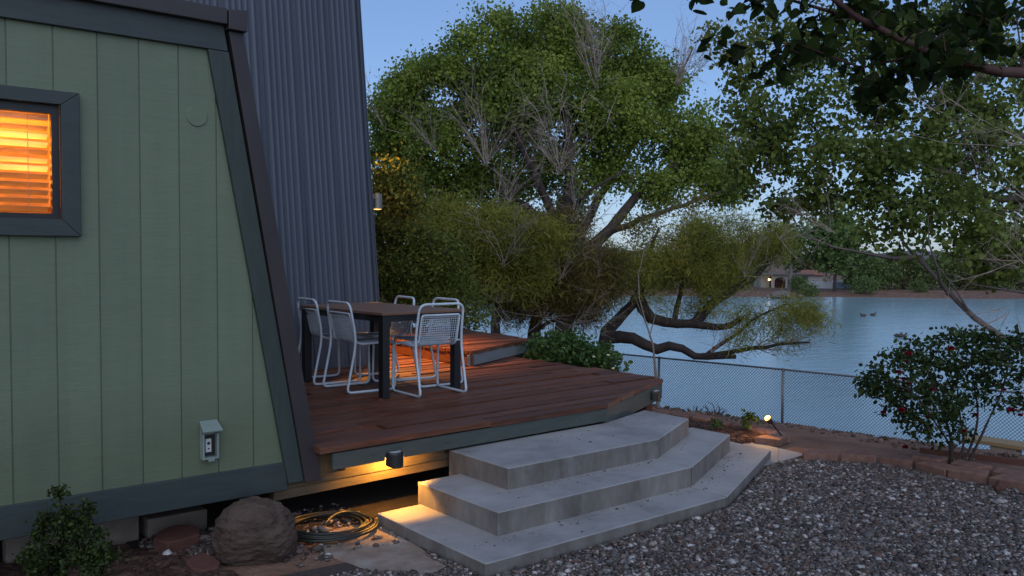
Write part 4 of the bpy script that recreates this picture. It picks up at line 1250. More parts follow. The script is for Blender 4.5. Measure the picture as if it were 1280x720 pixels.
def hose():
    rng = np.random.default_rng(8)
    mb = MB()
    c = np.array([2.56, 4.98, 0.02])
    t = np.linspace(0, 2 * math.pi * 7, 7 * 36)
    turn = t / (2 * math.pi)
    r = 0.26 + 0.035 * np.sin(turn * 1.9) + 0.012 * np.sin(t * 0.37 + 1)
    P = np.stack([c[0] + 0.02 * np.sin(turn * 2.1) + r * np.cos(t), c[1] + 0.02 * np.cos(turn * 2.7) + r * 0.92 * np.sin(t), c[2] + 0.004 + 0.003 * turn + 0.010 * np.abs(np.sin(turn * 2.3 + t * 0.5))], 1)
    tail = np.array([P[-1] + d for d in ([-0.06, 0.06, 0.015], [-0.16, 0.06, 0.03], [-0.26, 0.0, 0.03], [-0.33, -0.05, 0.01])])
    mb.tube(smooth_line(np.vstack([P[::3], tail]), 3), 0.0095, 7)
    tag(mb.build("garden_hose", M['hose'], smooth=True), "dark green garden hose coiled on the ground under the deck edge", "hose")
hose()

# path spotlight on the planter
def spotlight():
    base = np.array([7.13, 4.71, 0.068])
    head = base + np.array([-0.085, 0.06, 0.125])
    root = thing("garden_spotlight", "small black stake spotlight glowing on the curved planter wall", "spotlight", tuple(base))
    ax = unit(np.array([-0.55, 0.35, 0.75]))
    mb = MB(); mb.tube([base, head], 0.008, 8); mb.build("stake", M['black'], root)
    mb = MB(); mb.lathe(head, [(0.012, -0.01), (0.024, 0.005), (0.030, 0.05), (0.030, 0.052)], 16, ax); mb.build("housing", M['black'], root)
    mb = MB(); mb.lathe(head, [(0.028, 0.053), (0.030, 0.062), (0.020, 0.075)], 16, ax); mb.build("lens", M['bulbhot'], root)
    L = bpy.data.lights.new("garden_spot_bulb", 'POINT'); L.energy = 4.5; L.color = (1.0, 0.50, 0.13); L.shadow_soft_size = 0.02
    lo = bpy.data.objects.new("garden_spot_bulb", L); COL.objects.link(lo); lo.location = tuple(head + ax * 0.11)
spotlight()

# ------------------------------------------------------------------ chain link fence
def fence():
    root = thing("chain_link_fence", "low grey chain link fence with tube posts along the lake bank", "fence", (16.9, 11.2, -2.0))
    pa, pb = np.array([15.85, 17.6]), np.array([17.75, 6.2])
    mid = np.array([16.95, 11.2])
    pts = [np.array([15.3, 20.6]), np.array([15.83, 17.5]), np.array([16.40, 14.35]), mid, np.array([17.40, 8.15]), np.array([17.85, 5.05]), np.array([18.3, 2.0])]
    H = 1.2
    zb = [-1.98] * len(pts)
    mb = MB()
    rail = [np.append(p, -1.98 + H) for p in pts]
    mb.tube(rail, 0.021, 8); mb.build("top_rail", M['galv'], root, smooth=True)
    for p in pts:
        mb = MB(); mb.tube([np.append(p, -2.3), np.append(p, -1.98 + H + 0.03)], 0.030, 8); mb.build("post", M['galv'], root, smooth=True)
    A, B = [], []
    pitch = 0.071
    for p, q in zip(pts[:-1], pts[1:]):
        L = np.linalg.norm(q - p)
        d = (q - p) / L
        for s in np.arange(-H, L, pitch):
            for sg in (0, 1):
                s0, s1 = s, s + H
                a, b = max(s0, 0), min(s1, L)
                if b - a < 0.01: continue
                za, zb_ = (a - s0), (b - s0)
                if sg: za, zb_ = H - za, H - zb_
                A.append(np.append(p + d * a, -1.98 + za)); B.append(np.append(p + d * b, -1.98 + zb_))
    A, B = np.array(A), np.array(B)
    r = np.full(len(A), 0.0042)
    V, F = frustums(A, B, r, r, 4)
    np_mesh("wire_mesh", V, F, M['wire'], root)
fence()

def bench():
    c = at(1262, 556, 12.8)
    root = thing("plank_bench", "golden plank bench on pale blocks beyond the fence by the lake", "bench", tuple(c))
    a, b = at(1207, 547, 13.2), at(1340, 566, 12.2)
    b[2] = a[2]
    d = unit(b - a); n = np.cross(d, [0, 0, 1])
    mb = MB()
    for k in (-1, 0, 1):
        mb.obox((a + b) / 2 + n * 0.13 * k, (b - a) / 2, n * 0.061, (0, 0, 0.03))
    mb.build("seat", M['plank'], root, bevel=0.006)
    for t in (0.40, 0.9):
        q = a + (b - a) * t
        mb = MB()
        zg = float(ground_z(q[0], q[1])) - 0.05
        hh = (q[2] - 0.031 - zg) / 2
        for k in range(2):
            mb.obox((q[0], q[1], zg + hh * (0.5 + k)), d * 0.17, n * 0.15, (0, 0, hh / 2 - 0.003))
        mb.build("block_support", M['tanblock'], root, bevel=0.008)
bench()

# ------------------------------------------------------------------ trees
def px_ell(x, y, rx, ry, d, rd=None):
    s = d / 1090.5
    return at(x, y, d), ((rd if rd else 0.9 * (rx + ry) / 2 * s), rx * s, ry * s)

def ell_pts(rng, spec, n, shell=0.5):
    """points in ellipsoids given in the picture's axes (right, up, depth)"""
    x, y, rx, ry, d = spec[:5]
    s = d / 1090.5
    rd = spec[5] if len(spec) > 5 else 0.5 * (rx + ry) * s
    u = unit(rng.normal(size=(n, 3)))
    rad = (rng.uniform(0, 1, n) ** (1 / 3)) * (1 - shell) + shell * rng.uniform(0.7, 1.0, n)
    u = u * rad[:, None]
    return at(x, y, d) + u[:, 0:1] * RIGHT * rx * s + u[:, 1:2] * UP * ry * s + u[:, 2:3] * FWD * rd

def grow_tree(name, label, cat, limbs, clumps, leafmat, barkmat, seed, per, spread, lsize, shape='kite', rt=0.007, group=None, dens=1.0, leaf_kw=None, attach_kw=None, power=0.5, twigs=None, shell=0.5, zs=0.8):
    rng = np.random.default_rng(seed)
    sk = Skel(rng)
    for i, (P, r0, r1) in enumerate(limbs):
        sk.line(P, r0, r1, -1 if i == 0 else 'near', step=0.3, wob=0.015)
    base = np.array(limbs[0][0][0])
    root = thing(name, label, cat, tuple(base), group=group)
    T = np.concatenate([ell_pts(rng, c[0], max(3, int(c[1] * dens)), shell) for c in clumps])
    sk.attach(T, **(attach_kw or {}))
    V, F = sk.mesh(rt, power)
    np_mesh("trunk", V, F, barkmat, root, smooth=True)
    C = puff(rng, sk.tip_points(), per, spread, zs)
    kw = dict(droop=0.4); kw.update(leaf_kw or {})
    V, F = leaves(C, lsize, rng, shape, **kw)
    np_mesh("crown", V, F, leafmat, root)
    if twigs:
        parts = []
        for b, ax, L, n, sp, r in twigs:
            v, f = twig_fan(rng, b, ax, L, n, sp, r)
            parts.append((v, [f]))
        V, F = joinmesh(parts)
        np_mesh("bare_twigs", V, F, M['twig'], root)
    return root

def up_dir(dx, dy=1.0, dd=0.0):
    return unit(RIGHT * dx + UP * dy + FWD * dd)

# the big cottonwood on the bank
D = 23.5
tb = at(705, 480, D); tb[2] = float(ground_z(tb[0], tb[1])) - 0.1
limbs = [
    ([tb, at(706, 400, D), at(712, 330, D), at(700, 285, D), at(712, 230, D - 0.5), at(708, 150, D - 0.6), at(690, 90, D)], 0.302, 0.042),
    ([at(712, 330, D), at(760, 290, D - 0.4), at(800, 240, D), at(850, 205, D), at(905, 190, D + 0.6)], 0.187, 0.035),
    ([at(712, 320, D), at(745, 255, D + 0.8), at(800, 170, D + 1), at(842, 110, D + 1), at(866, 60, D + 1)], 0.144, 0.021),
    ([at(706, 300, D), at(660, 260, D + 0.5), at(590, 215, D + 0.2), at(520, 170, D + 0.4)], 0.144, 0.035),
    ([at(700, 290, D), at(665, 210, D - 1), at(630, 130, D - 0.6), at(600, 70, D)], 0.130, 0.028),
    ([at(760, 290, D - 0.4), at(830, 265, D - 1), at(900, 240, D - 1), at(940, 225, D - 1)], 0.094, 0.021),
    ([at(708, 180, D), at(750, 120, D + 0.5), at(765, 60, D + 0.5)], 0.086, 0.021),
    ([at(705, 275, D), at(735, 240, D - 1.6), at(780, 215, D - 1.8)], 0.079, 0.021),
]
cl = [((540, 125, 62, 55, D + 0.3), 100), ((500, 150, 38, 60, D + 0.5), 55), ((485, 200, 25, 40, D + 0.5), 22), ((560, 190, 60, 45, D), 60), ((612, 75, 62, 60, D), 110), ((690, 50, 55, 42, D + 0.3), 80),
      ((650, 120, 62, 50, D - 0.6), 95), ((700, 120, 40, 40, D), 45), ((765, 75, 45, 52, D + 0.8), 60), ((800, 115, 42, 45, D + 1), 50), ((770, 140, 45, 42, D - 0.5), 62), ((835, 110, 25, 45, D + 1.4), 20),
      ((850, 170, 50, 40, D + 0.6), 42), ((885, 195, 48, 36, D + 0.3), 42), ((850, 235, 60, 22, D), 28), ((905, 225, 35, 25, D - 0.5), 20), ((740, 200, 55, 45, D), 40), ((640, 195, 60, 45, D + 0.6), 50), ((590, 245, 70, 40, D + 1), 60), ((520, 245, 50, 45, D + 1), 55),
      ((680, 255, 60, 40, D + 1.5), 42), ((630, 300, 70, 45, D + 1.5), 50), ((780, 190, 40, 40, D + 1.4), 26)]
tw = [(at(745, 110, D - 0.8), up_dir(0.0), 2.0, 13, 0.35, 0.0136), (at(700, 215, D - 1.7), up_dir(0.1), 1.9, 12, 0.5, 0.0146), (at(606, 205, D - 1.4), up_dir(-0.25), 2.0, 13, 0.45, 0.0136),
      (at(845, 105, D + 0.2), up_dir(0.3), 1.7, 14, 0.32, 0.0117), (at(868, 95, D + 0.2), up_dir(0.7), 1.3, 5, 0.3, 0.0097), (at(625, 265, D - 2), up_dir(0.5, 0.7), 2.0, 7, 0.5, 0.0136), (at(545, 190, D - 1.4), up_dir(-0.3), 1.4, 6, 0.5, 0.0107), (at(655, 330, D - 2.5), up_dir(0.2), 1.6, 7, 0.5, 0.0117),
      (at(480, 160, D - 0.6), up_dir(-0.3), 1.2, 5, 0.5, 0.0097), (at(720, 300, D - 3), up_dir(0.5), 1.6, 6, 0.5, 0.0117), (at(905, 190, D), up_dir(0.8, 0.5), 1.3, 5, 0.4, 0.0097)]
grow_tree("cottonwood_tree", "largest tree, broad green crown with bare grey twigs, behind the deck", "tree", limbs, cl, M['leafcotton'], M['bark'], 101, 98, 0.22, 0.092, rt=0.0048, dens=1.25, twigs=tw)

# feathery tamarisks
def strand_tree(name, label, limbs, clumps, leafmat, barkmat, seed, per, spread, length, aspect=0.05, rt=0.006, droop=0.4, axis=None, axmix=0.0, twigs=None, dens=1.0, group=None, cat="tree"):
    return grow_tree(name, label, cat, limbs, clumps, leafmat, barkmat, seed, per, spread, length, 'strand', rt, group, dens, dict(droop=droop, aspect=aspect, var=0.5, fold=0.0, axis=axis, axmix=axmix), dict(wob=0.15), twigs=twigs, zs=0.9)

D2 = 20.5
tb = at(752, 445, D2); tb[2] = -2.2
limbs = [
    ([tb, at(755, 428, D2), at(768, 405, D2), at(785, 385, D2), at(797, 372, D2), at(806, 345, D2), at(815, 310, D2), at(824, 285, D2)], 0.24, 0.03),
    ([at(760, 422, D2), at(787, 421, D2 - 0.2), at(805, 430, D2 - 0.3), at(823, 436, D2 - 0.4), at(845, 432, D2 - 0.5), at(868, 446, D2 - 0.6), at(890, 446, D2 - 0.7), at(919, 446, D2 - 0.8), ], 0.16, 0.05),
    ([at(868, 446, D2 - 0.6), at(915, 441, D2 - 0.8), at(955, 433, D2 - 1), at(1012, 428, D2 - 1.2)], 0.07, 0.02),
    ([at(798, 372, D2), at(806, 390, D2 - 0.1), at(818, 398, D2 - 0.2), at(843, 405, D2 - 0.3), at(872, 405, D2 - 0.4), at(902, 411, D2 - 0.5), at(926, 398, D2 - 0.6)], 0.15, 0.06),
    ([at(868, 404, D2 - 0.4), at(890, 380, D2), at(922, 359, D2 + 0.3), at(955, 337, D2 + 0.5), at(981, 300, D2 + 0.6)], 0.13, 0.03),
    ([at(885, 442, D2 - 0.7), at(920, 418, D2 - 0.8), at(950, 395, D2 - 1), at(985, 380, D2 - 1)], 0.05, 0.015),
    ([at(843, 402, D2 - 0.3), at(852, 360, D2), at(858, 320, D2 + 0.3), at(870, 290, D2 + 0.5)], 0.07, 0.02),
]
cl = [((900, 300, 55, 32, D2 + 0.8), 55), ((952, 296, 36, 28, D2 + 0.8), 44), ((870, 320, 50, 40, D2), 50), ((820, 330, 45, 40, D2), 18), ((905, 338, 40, 24, D2 + 0.5), 22), ((850, 370, 60, 26, D2), 14), ((790, 335, 35, 35, D2), 14), ((760, 345, 40, 40, D2 + 0.3), 20), ((990, 388, 26, 10, D2 - 1), 7), ((940, 400, 35, 22, D2 - 0.8), 5), ((1000, 405, 30, 16, D2 - 1.2), 6), ((960, 425, 50, 12, D2 - 1), 3), ((895, 395, 40, 20, D2 - 0.4), 5)]
strand_tree("tamarisk_tree", "leaning tamarisk with dark crooked limbs reaching out over the water", limbs, cl, M['leaftam'], M['barkdark'], 102, 190, 0.19, 0.12, 0.10, rt=0.005, droop=0.35,
            twigs=[(at(940, 436, D2 - 0.9), up_dir(0.9, 0.35), 1.1, 10, 0.35, 0.012), (at(985, 430, D2 - 1.1), up_dir(0.9, 0.2), 0.8, 8, 0.4, 0.009), (at(930, 345, D2), up_dir(0.1, 0.8), 1.0, 10, 0.5, 0.009), (at(975, 300, D2), up_dir(0.2, 0.8), 1.0, 8, 0.5, 0.008), (at(890, 440, D2 - 0.8), up_dir(0.6, 0.6), 0.9, 6, 0.4, 0.010)])

D3 = 18.0
def bank_base(x, d, z=-0.15):
    p = at(x, 480, d); p[2] = float(ground_z(p[0], p[1])) - 0.15
    return p
b0 = bank_base(620, D3)
limbs = [([b0, at(619, 420, D3), at(622, 385, D3), at(625, 340, D3), at(632, 290, D3)], 0.15, 0.04), ([at(622, 370, D3), at(590, 345, D3 - 0.3), at(560, 330, D3 - 0.4)], 0.06, 0.02), ([at(623, 360, D3), at(650, 335, D3), at(668, 300, D3)], 0.06, 0.02)]
cl = [((620, 300, 55, 35, D3), 55), ((585, 312, 42, 34, D3 + 0.3), 38), ((660, 310, 45, 35, D3), 36), ((555, 285, 40, 35, D3 + 0.5), 26), ((640, 345, 45, 30, D3 - 0.3), 26), ((585, 350, 40, 25, D3), 24)]
tw = [(at(628, 330, D3 - 0.8), up_dir(-0.1), 1.0, 8, 0.6, 0.008), (at(620, 375, D3 - 0.6), up_dir(0.0, 0.3), 0.9, 10, 0.9, 0.006)]
strand_tree("tamarisk_tree", "olive tamarisk with a dark stem behind the upper deck", limbs, cl, M['leaftam'], M['barkdark'], 103, 240, 0.19, 0.12, 0.11, twigs=tw)
D4 = 19.0
b0 = bank_base(668, D4)
limbs = [([b0, at(668, 430, D4), at(672, 400, D4), at(690, 370, D4), at(705, 330, D4), at(715, 300, D4)], 0.22, 0.04), ([at(675, 395, D4), at(650, 365, D4), at(640, 340, D4)], 0.09, 0.02), ([at(680, 385, D4), at(725, 365, D4), at(750, 345, D4)], 0.08, 0.02), ([at(672, 412, D4), at(710, 395, D4 - 0.3), at(745, 400, D4 - 0.5)], 0.05, 0.01)]
cl = [((690, 340, 55, 35, D4), 60), ((650, 370, 45, 28, D4), 34), ((735, 340, 45, 35, D4 + 0.3), 42), ((720, 375, 50, 22, D4), 30), ((690, 300, 55, 30, D4 + 0.4), 42), ((750, 380, 30, 20, D4), 12)]
tw = [(at(680, 395, D4 - 0.6), up_dir(0.1, 0.6), 1.3, 14, 0.8, 0.008), (at(700, 350, D4 - 0.9), up_dir(0.3), 1.2, 8, 0.6, 0.008), (at(720, 400, D4 - 0.6), up_dir(0.6, 0.1), 1.0, 8, 0.5, 0.006)]
strand_tree("tamarisk_tree", "brown half bare tamarisk with a thick trunk behind the white flowered bush", limbs, cl, M['leaftambrown'], M['barkdark'], 104, 230, 0.19, 0.12, 0.11, twigs=tw)

# dark tree by the metal building
D5 = 13.2
b0 = bank_base(492, D5)
limbs = [([b0, at(490, 420, D5), at(487, 370, D5), at(492, 310, D5), at(500, 250, D5)], 0.10, 0.03), ([at(489, 390, D5), at(520, 340, D5), at(540, 300, D5)], 0.06, 0.015), ([at(490, 330, D5), at(470, 290, D5 + 0.2), at(480, 240, D5 + 0.2)], 0.05, 0.015)]
cl = [((505, 340, 45, 40, D5), 75), ((545, 345, 40, 45, D5 + 0.3), 60), ((500, 285, 40, 35, D5), 55), ((545, 318, 32, 24, D5 + 0.2), 26), ((490, 235, 18, 26, D5 - 1.9), 34), ((506, 250, 16, 22, D5 - 1.7), 18), ((515, 385, 50, 25, D5), 44), ((480, 320, 25, 60, D5 + 0.4), 40), ((580, 385, 30, 25, D5 + 0.6), 22)]
grow_tree("mesquite_tree", "dense dark leafy tree just beyond the metal building corner", "tree", limbs, cl, M['leafshade'], M['bark'], 105, 80, 0.15, 0.055, 'kite', rt=0.004, leaf_kw=dict(aspect=0.7))

# thin sapling by the deck corner
D6 = 12.5
b0 = at(823, 480, D6); b0[2] = float(ground_z(b0[0], b0[1])) - 0.1
limbs = [([b0, at(821, 470, D6), at(816, 435, D6), at(806, 400, D6), at(799, 372, D6)], 0.030, 0.010), ([at(812, 420, D6), at(820, 390, D6), at(823, 365, D6)], 0.012, 0.004), ([at(806, 402, D6), at(795, 385, D6), at(790, 362, D6)], 0.010, 0.004), ([at(799, 372, D6), at(800, 330, D6), at(818, 290, D6)], 0.012, 0.004)]
cl = [((830, 270, 45, 26, D6), 16), ((860, 255, 28, 18, D6), 9), ((800, 290, 26, 24, D6), 9), ((845, 300, 26, 18, D6), 6), ((815, 345, 25, 30, D6), 4)]
grow_tree("sapling", "slender pale sapling with sparse yellow green leaves by the deck corner", "sapling", limbs, cl, M['leafgold'], M['barkpale'], 106, 46, 0.10, 0.045, 'kite', rt=0.0022, leaf_kw=dict(aspect=0.55, droop=0.6))

# right-hand cottonwood: its trunk stands out of frame
D7 = 10.5
b0 = at(1560, 640, D7 + 0.5); b0[2] = float(ground_z(b0[0], b0[1])) - 0.2
limbs = [
    ([b0, at(1500, 520, D7 + 0.4), at(1400, 470, D7), at(1280, 438, D7), at(1232, 405, D7), at(1185, 368, D7), at(1150, 322, D7), at(1120, 290, D7), at(1108, 255, D7)], 0.10, 0.010),
    ([at(1150, 322, D7), at(1110, 322, D7), at(1060, 312, D7 + 0.2), at(1010, 295, D7 + 0.3)], 0.030, 0.008),
    ([at(1185, 368, D7), at(1165, 330, D7 - 0.4), at(1160, 270, D7 - 0.4)], 0.022, 0.006),
    ([at(1210, 388, D7), at(1185, 350, D7 - 0.2), at(1150, 300, D7 - 0.3)], 0.02, 0.006),
    ([at(1500, 520, D7 + 0.4), at(1440, 300, D7 + 1), at(1340, 190, D7 + 1), at(1260, 168, D7 + 0.8), at(1225, 135, D7 + 0.7), at(1150, 122, D7 + 0.6)], 0.12, 0.012),
    ([at(1440, 300, D7 + 1), at(1330, 255, D7 + 0.5), at(1240, 245, D7 + 0.3), at(1180, 215, D7 + 0.3), at(1130, 180, D7 + 0.5), at(1050, 175, D7 + 1), at(1000, 190, D7 + 1.2), at(935, 220, D7 + 1.4)], 0.07, 0.008),
    ([at(1400, 470, D7), at(1330, 380, D7 + 0.5), at(1240, 340, D7 + 0.6), at(1200, 300, D7 + 0.6)], 0.06, 0.01),
    ([at(1330, 380, D7 + 0.5), at(1260, 362, D7 + 0.3), at(1215, 355, D7 + 0.3)], 0.03, 0.008),
    ([at(1440, 300, D7 + 1), at(1350, 100, D7 + 2), at(1200, 50, D7 + 2), at(1040, 60, D7 + 2)], 0.08, 0.01),
]
cl = [((1180, 280, 70, 50, D7), 46), ((1240, 220, 70, 60, D7 + 0.5), 60), ((1250, 310, 50, 40, D7 + 0.5), 34), ((1130, 220, 60, 45, D7 + 0.3), 40), ((1060, 210, 60, 45, D7 + 0.8), 38), ((1000, 180, 50, 40, D7 + 1.2), 34), ((940, 210, 40, 30, D7 + 1.4), 22), ((950, 160, 35, 35, D7 + 1.4), 20), ((1060, 130, 60, 40, D7 + 1), 34), ((1150, 120, 70, 50, D7 + 1), 44),
      ((1240, 120, 60, 50, D7 + 1), 40), ((1180, 40, 80, 40, D7 + 2), 46), ((1050, 50, 80, 40, D7 + 2), 50), ((960, 70, 55, 45, D7 + 2), 34), ((930, 120, 30, 30, D7 + 2), 14), ((910, 40, 25, 25, D7 + 2), 8), ((1260, 40, 50, 40, D7 + 2), 26), ((1000, 250, 40, 20, D7 + 1.2), 12), ((1090, 270, 40, 30, D7 + 0.3), 16), ((1200, 180, 60, 40, D7 + 0.4), 34), ((1130, 60, 60, 40, D7 + 1.8), 30)]
tw = [(at(1275, 330, D7 - 0.4), up_dir(-0.7, 0.2), 0.8, 9, 1.0, 0.005), (at(1285, 250, D7 - 0.2), up_dir(-0.8, 0.3), 0.9, 8, 1.0, 0.005), (at(1185, 140, D7 + 0.3), up_dir(-0.6, 0.3), 0.9, 7, 0.6, 0.005), (at(1290, 180, D7), up_dir(-0.7, 0.0), 1.1, 9, 0.6, 0.006), (at(1260, 390, D7 - 0.3), up_dir(-0.3, -0.6), 0.7, 7, 0.6, 0.004), (at(1040, 290, D7 + 0.2), up_dir(-0.6, 0.2), 0.7, 6, 0.6, 0.004), (at(975, 185, D7 + 1.2), up_dir(-0.8, 0.2), 0.7, 6, 0.5, 0.004)]
grow_tree("cottonwood_tree", "cottonwood reaching in from the side above the rose, small round leaves", "tree", limbs, cl, M['leafright'], M['barkpale2'], 107, 44, 0.12, 0.058, 'delta', rt=0.0022, leaf_kw=dict(droop=0.6, fold=0.1), twigs=tw)

# near mulberry branch across the top
D8 = 3.7
b0 = at(1750, 700, D8 + 1.0); b0[2] = -0.1
limbs = [([b0, at(1720, 300, D8 + 0.9), at(1560, 160, D8 + 0.5), at(1400, 105, D8 + 0.2), at(1280, 88, D8), at(1240, 86, D8), at(1205, 74, D8), at(1160, 66, D8), at(1125, 52, D8), at(1085, 28, D8), at(1050, 5, D8), at(1010, -25, D8)], 0.09, 0.010),
         ([at(1085, 28, D8), at(1050, 18, D8 + 0.1), at(1000, 12, D8 + 0.2), at(950, -5, D8 + 0.2), at(880, -30, D8 + 0.2)], 0.010, 0.003),
         ([at(1160, 66, D8), at(1110, 82, D8 + 0.15), at(1060, 85, D8 + 0.2), at(1020, 72, D8 + 0.2), at(975, 60, D8 + 0.3), at(915, 58, D8 + 0.3)], 0.007, 0.002),
         ([at(1205, 74, D8), at(1210, 40, D8 + 0.2), at(1235, 0, D8 + 0.2), at(1240, -40, D8 + 0.2)], 0.009, 0.004),
         ([at(1280, 88, D8), at(1290, 60, D8 + 0.1), at(1270, 20, D8 + 0.3)], 0.008, 0.003)]
cl = [((1150, 60, 80, 28, D8), 24), ((1200, 50, 60, 45, D8 + 0.1), 20), ((1100, 95, 55, 22, D8 + 0.15), 16), ((1050, 20, 70, 25, D8 + 0.1), 18), ((1090, 0, 70, 30, D8 + 0.1), 16), ((980, 0, 50, 18, D8 + 0.2), 9), ((1010, 60, 40, 18, D8 + 0.2), 7), ((905, 62, 14, 12, D8 + 0.3), 3), ((885, -8, 40, 12, D8 + 0.2), 5), ((1240, 20, 50, 40, D8 + 0.2), 14), ((1270, 60, 20, 30, D8 + 0.1), 5), ((810, -18, 15, 10, D8 + 0.2), 2), ((960, 72, 30, 14, D8 + 0.3), 4)]
grow_tree("mulberry_tree", "dark large leaved branch nearest the camera hanging across the top", "tree", limbs, cl, M['leafmul'], M['barkred'], 108, 4.6, 0.045, 0.054, 'heart', rt=0.0016, leaf_kw=dict(droop=0.8, fold=0.15), attach_kw=dict(step=0.12, wob=0.1))

# rose bush
def rose_bush():
    rng = np.random.default_rng(55)
    b = np.array([7.38, 3.28, -0.06])
    dR = 7.3
    root = thing("rose_bush", "dark leafy rose bush with crimson blooms behind the edging blocks", "rose bush", tuple(b))
    sk = Skel(rng)
    dd = float((b - CAM) @ FWD)
    sk.line([b, at(1190, 555, dd), at(1180, 520, dd), at(1168, 480, dd), at(1150, 450, dd)], 0.018, 0.006, step=0.08)
    for P in ([b + [0.0, 0.02, 0], at(1204, 560, dd), at(1200, 520, dd + 0.1), at(1195, 470, dd + 0.1)],
              [b + [0.05, -0.08, 0], at(1222, 555, dd - 0.05), at(1238, 520, dd - 0.05), at(1252, 490, dd), at(1262, 450, dd)],
              [b + [0.03, -0.06, 0], at(1218, 545, dd), at(1222, 510, dd), at(1215, 470, dd + 0.2)],
              [b, at(1188, 560, dd), at(1170, 530, dd - 0.2), at(1140, 490, dd - 0.3), at(1110, 480, dd - 0.3)]):
        sk.line(P, 0.014, 0.005, 'near', step=0.08)
    cl = [((1160, 468, 66, 46, dd), 84), ((1128, 490, 46, 38, dd - 0.1), 50), ((1205, 458, 60, 44, dd), 76), ((1255, 448, 55, 42, dd), 80), ((1155, 522, 52, 32, dd - 0.1), 46), ((1205, 505, 44, 24, dd), 24), ((1260, 490, 44, 22, dd), 26), ((1090, 468, 14, 10, dd - 0.2), 10), ((1150, 440, 30, 16, dd), 24), ((1195, 425, 30, 14, dd), 18), ((1265, 420, 25, 16, dd), 18), ((1100, 480, 22, 12, dd - 0.2), 14), ((1190, 545, 30, 14, dd), 12), ((1300, 460, 40, 45, dd + 0.1), 50)]
    T = np.concatenate([ell_pts(rng, c, int(n * 0.62), 0.5) for c, n in cl])
    sk.attach(T, step=0.09, wob=0.1)
    V, F = sk.mesh(0.0015)
    np_mesh("stem", V, F, M['barkdark'], root, smooth=True)
    C = puff(rng, sk.tip_points(), 17, 0.045)
    V, F = leaves(C, 0.037, rng, 'oval', droop=0.35, fold=0.45, aspect=0.95)
    np_mesh("foliage", V, F, M['leafrose'], root)
    def bloom(p, s):
        parts = []
        for ring, (n, tilt, r) in enumerate(((3, 0.15, 0.5), (5, 0.5, 0.8), (6, 0.9, 1.0))):
            a = np.arange(n) / n * 2 * math.pi + ring
            ax = np.stack([np.cos(a) * math.sin(tilt), np.sin(a) * math.sin(tilt), np.full(n, math.cos(tilt))], 1)
            Vp, Fp = leaves(np.repeat(p[None], n, 0), s * r, rng, 'oval', droop=0.0, aspect=1.5, var=0.1, axis=ax, axmix=0.95, fold=0.5)
            parts.append((Vp, Fp))
        V, F = joinmesh(parts)
        np_mesh("bloom", V, F, M['rose'], root)
    for x, y, s in ((1136, 443, 1), (1134, 454, .8), (1123, 466, .9), (1189, 437, 1.1), (1129, 474, .7), (1135, 481, .8), (1126, 514, 1.1), (1161, 522, 1), (1219, 520, 1), (1265, 514, 1.2), (1130, 487, .7), (1104, 516, .8), (1132, 560, 1), (1205, 540, .7), (1256, 488, .7), (1166, 488, .8), (1275, 520, .8)):
        bloom(at(x, y, dd - rng.uniform(0.15, 0.32)), 0.034 * s)
rose_bush()

def shrub(name, label, base, spec, n, per, spread, lsize, mat, seed, shape='oval', flowers=0, aspect=1.0, stem=0.012, fmat='whiteflower'):
    rng = np.random.default_rng(seed)
    root = thing(name, label, "shrub", tuple(base))
    sk = Skel(rng)
    top = np.array([0, 0, 0.12])
    sk.line([np.asarray(base), np.asarray(base) + top * 0.5, np.asarray(base) + top], stem, stem * 0.7, step=0.05)
    T = np.concatenate([ell_pts(rng, s, k, 0.45) for s, k in spec])
    sk.attach(T, step=0.1, wob=0.1)
    V, F = sk.mesh(0.0015)
    np_mesh("stem", V, F, M['barkdark'], root)
    C = puff(rng, sk.tip_points(), per, spread)
    V, F = leaves(C, lsize, rng, shape, droop=-0.1, aspect=aspect)
    np_mesh("foliage", V, F, mat, root)
    if flowers:
        tp = sk.tip_points()
        front = tp[np.argsort(tp @ FWD)[: len(tp) // 2]]
        for p in front[rng.choice(len(front), flowers, replace=False)]:
            a = np.arange(5) / 5 * 2 * math.pi
            ax = np.stack([np.cos(a), np.sin(a), np.full(5, 0.5)], 1)
            V, F = leaves(np.repeat((p - FWD * 0.07 + [0, 0, 0.02])[None], 5, 0), 0.024, rng, 'oval', droop=0, aspect=1.4, axis=unit(ax), axmix=0.95)
            np_mesh("flower", V, F, M[fmat], root)
    return root
db = 10.6
shrub("flowering_shrub", "low leafy shrub with small white flowers spilling over the deck edge", (7.05, 7.55, float(ground_z(7.05, 7.55))), [((710, 440, 44, 20, db, 0.45), 110), ((690, 437, 28, 20, db, 0.4), 60), ((740, 446, 32, 16, db - 0.2, 0.35), 50), ((765, 458, 14, 8, db - 0.6, 0.2), 14), ((672, 448, 14, 12, db, 0.3), 20)], 0, 16, 0.055, 0.05, M['leafbush'], 61, flowers=10)
shrub("boxwood_shrub", "small dark boxwood shrub in the mulch below the cabin wall", (0.95, 4.72, 0), [((85, 705, 48, 26, 4.28, 0.15), 60), ((62, 672, 22, 26, 4.28, 0.08), 26), ((110, 676, 20, 26, 4.26, 0.08), 24), ((72, 625, 3, 18, 4.25, 0.015), 9), ((82, 652, 8, 22, 4.25, 0.03), 14), ((110, 648, 5, 16, 4.25, 0.03), 9), ((48, 700, 22, 24, 4.26, 0.10), 22), ((126, 702, 20, 22, 4.2, 0.10), 20), ((56, 650, 5, 12, 4.25, 0.03), 6), ((96, 660, 5, 14, 4.25, 0.03), 6)], 0, 26, 0.018, 0.019, M['leafbox'], 62, shape='oval', stem=0.008)
shrub("weed_plant", "small green weed sprouting in the mulch near the spotlight", (7.05, 5.02, 0.05), [((935, 524, 12, 9, 8.55, 0.08), 12)], 0, 14, 0.022, 0.032, M['leafbush'], 63, stem=0.003, shape='kite')
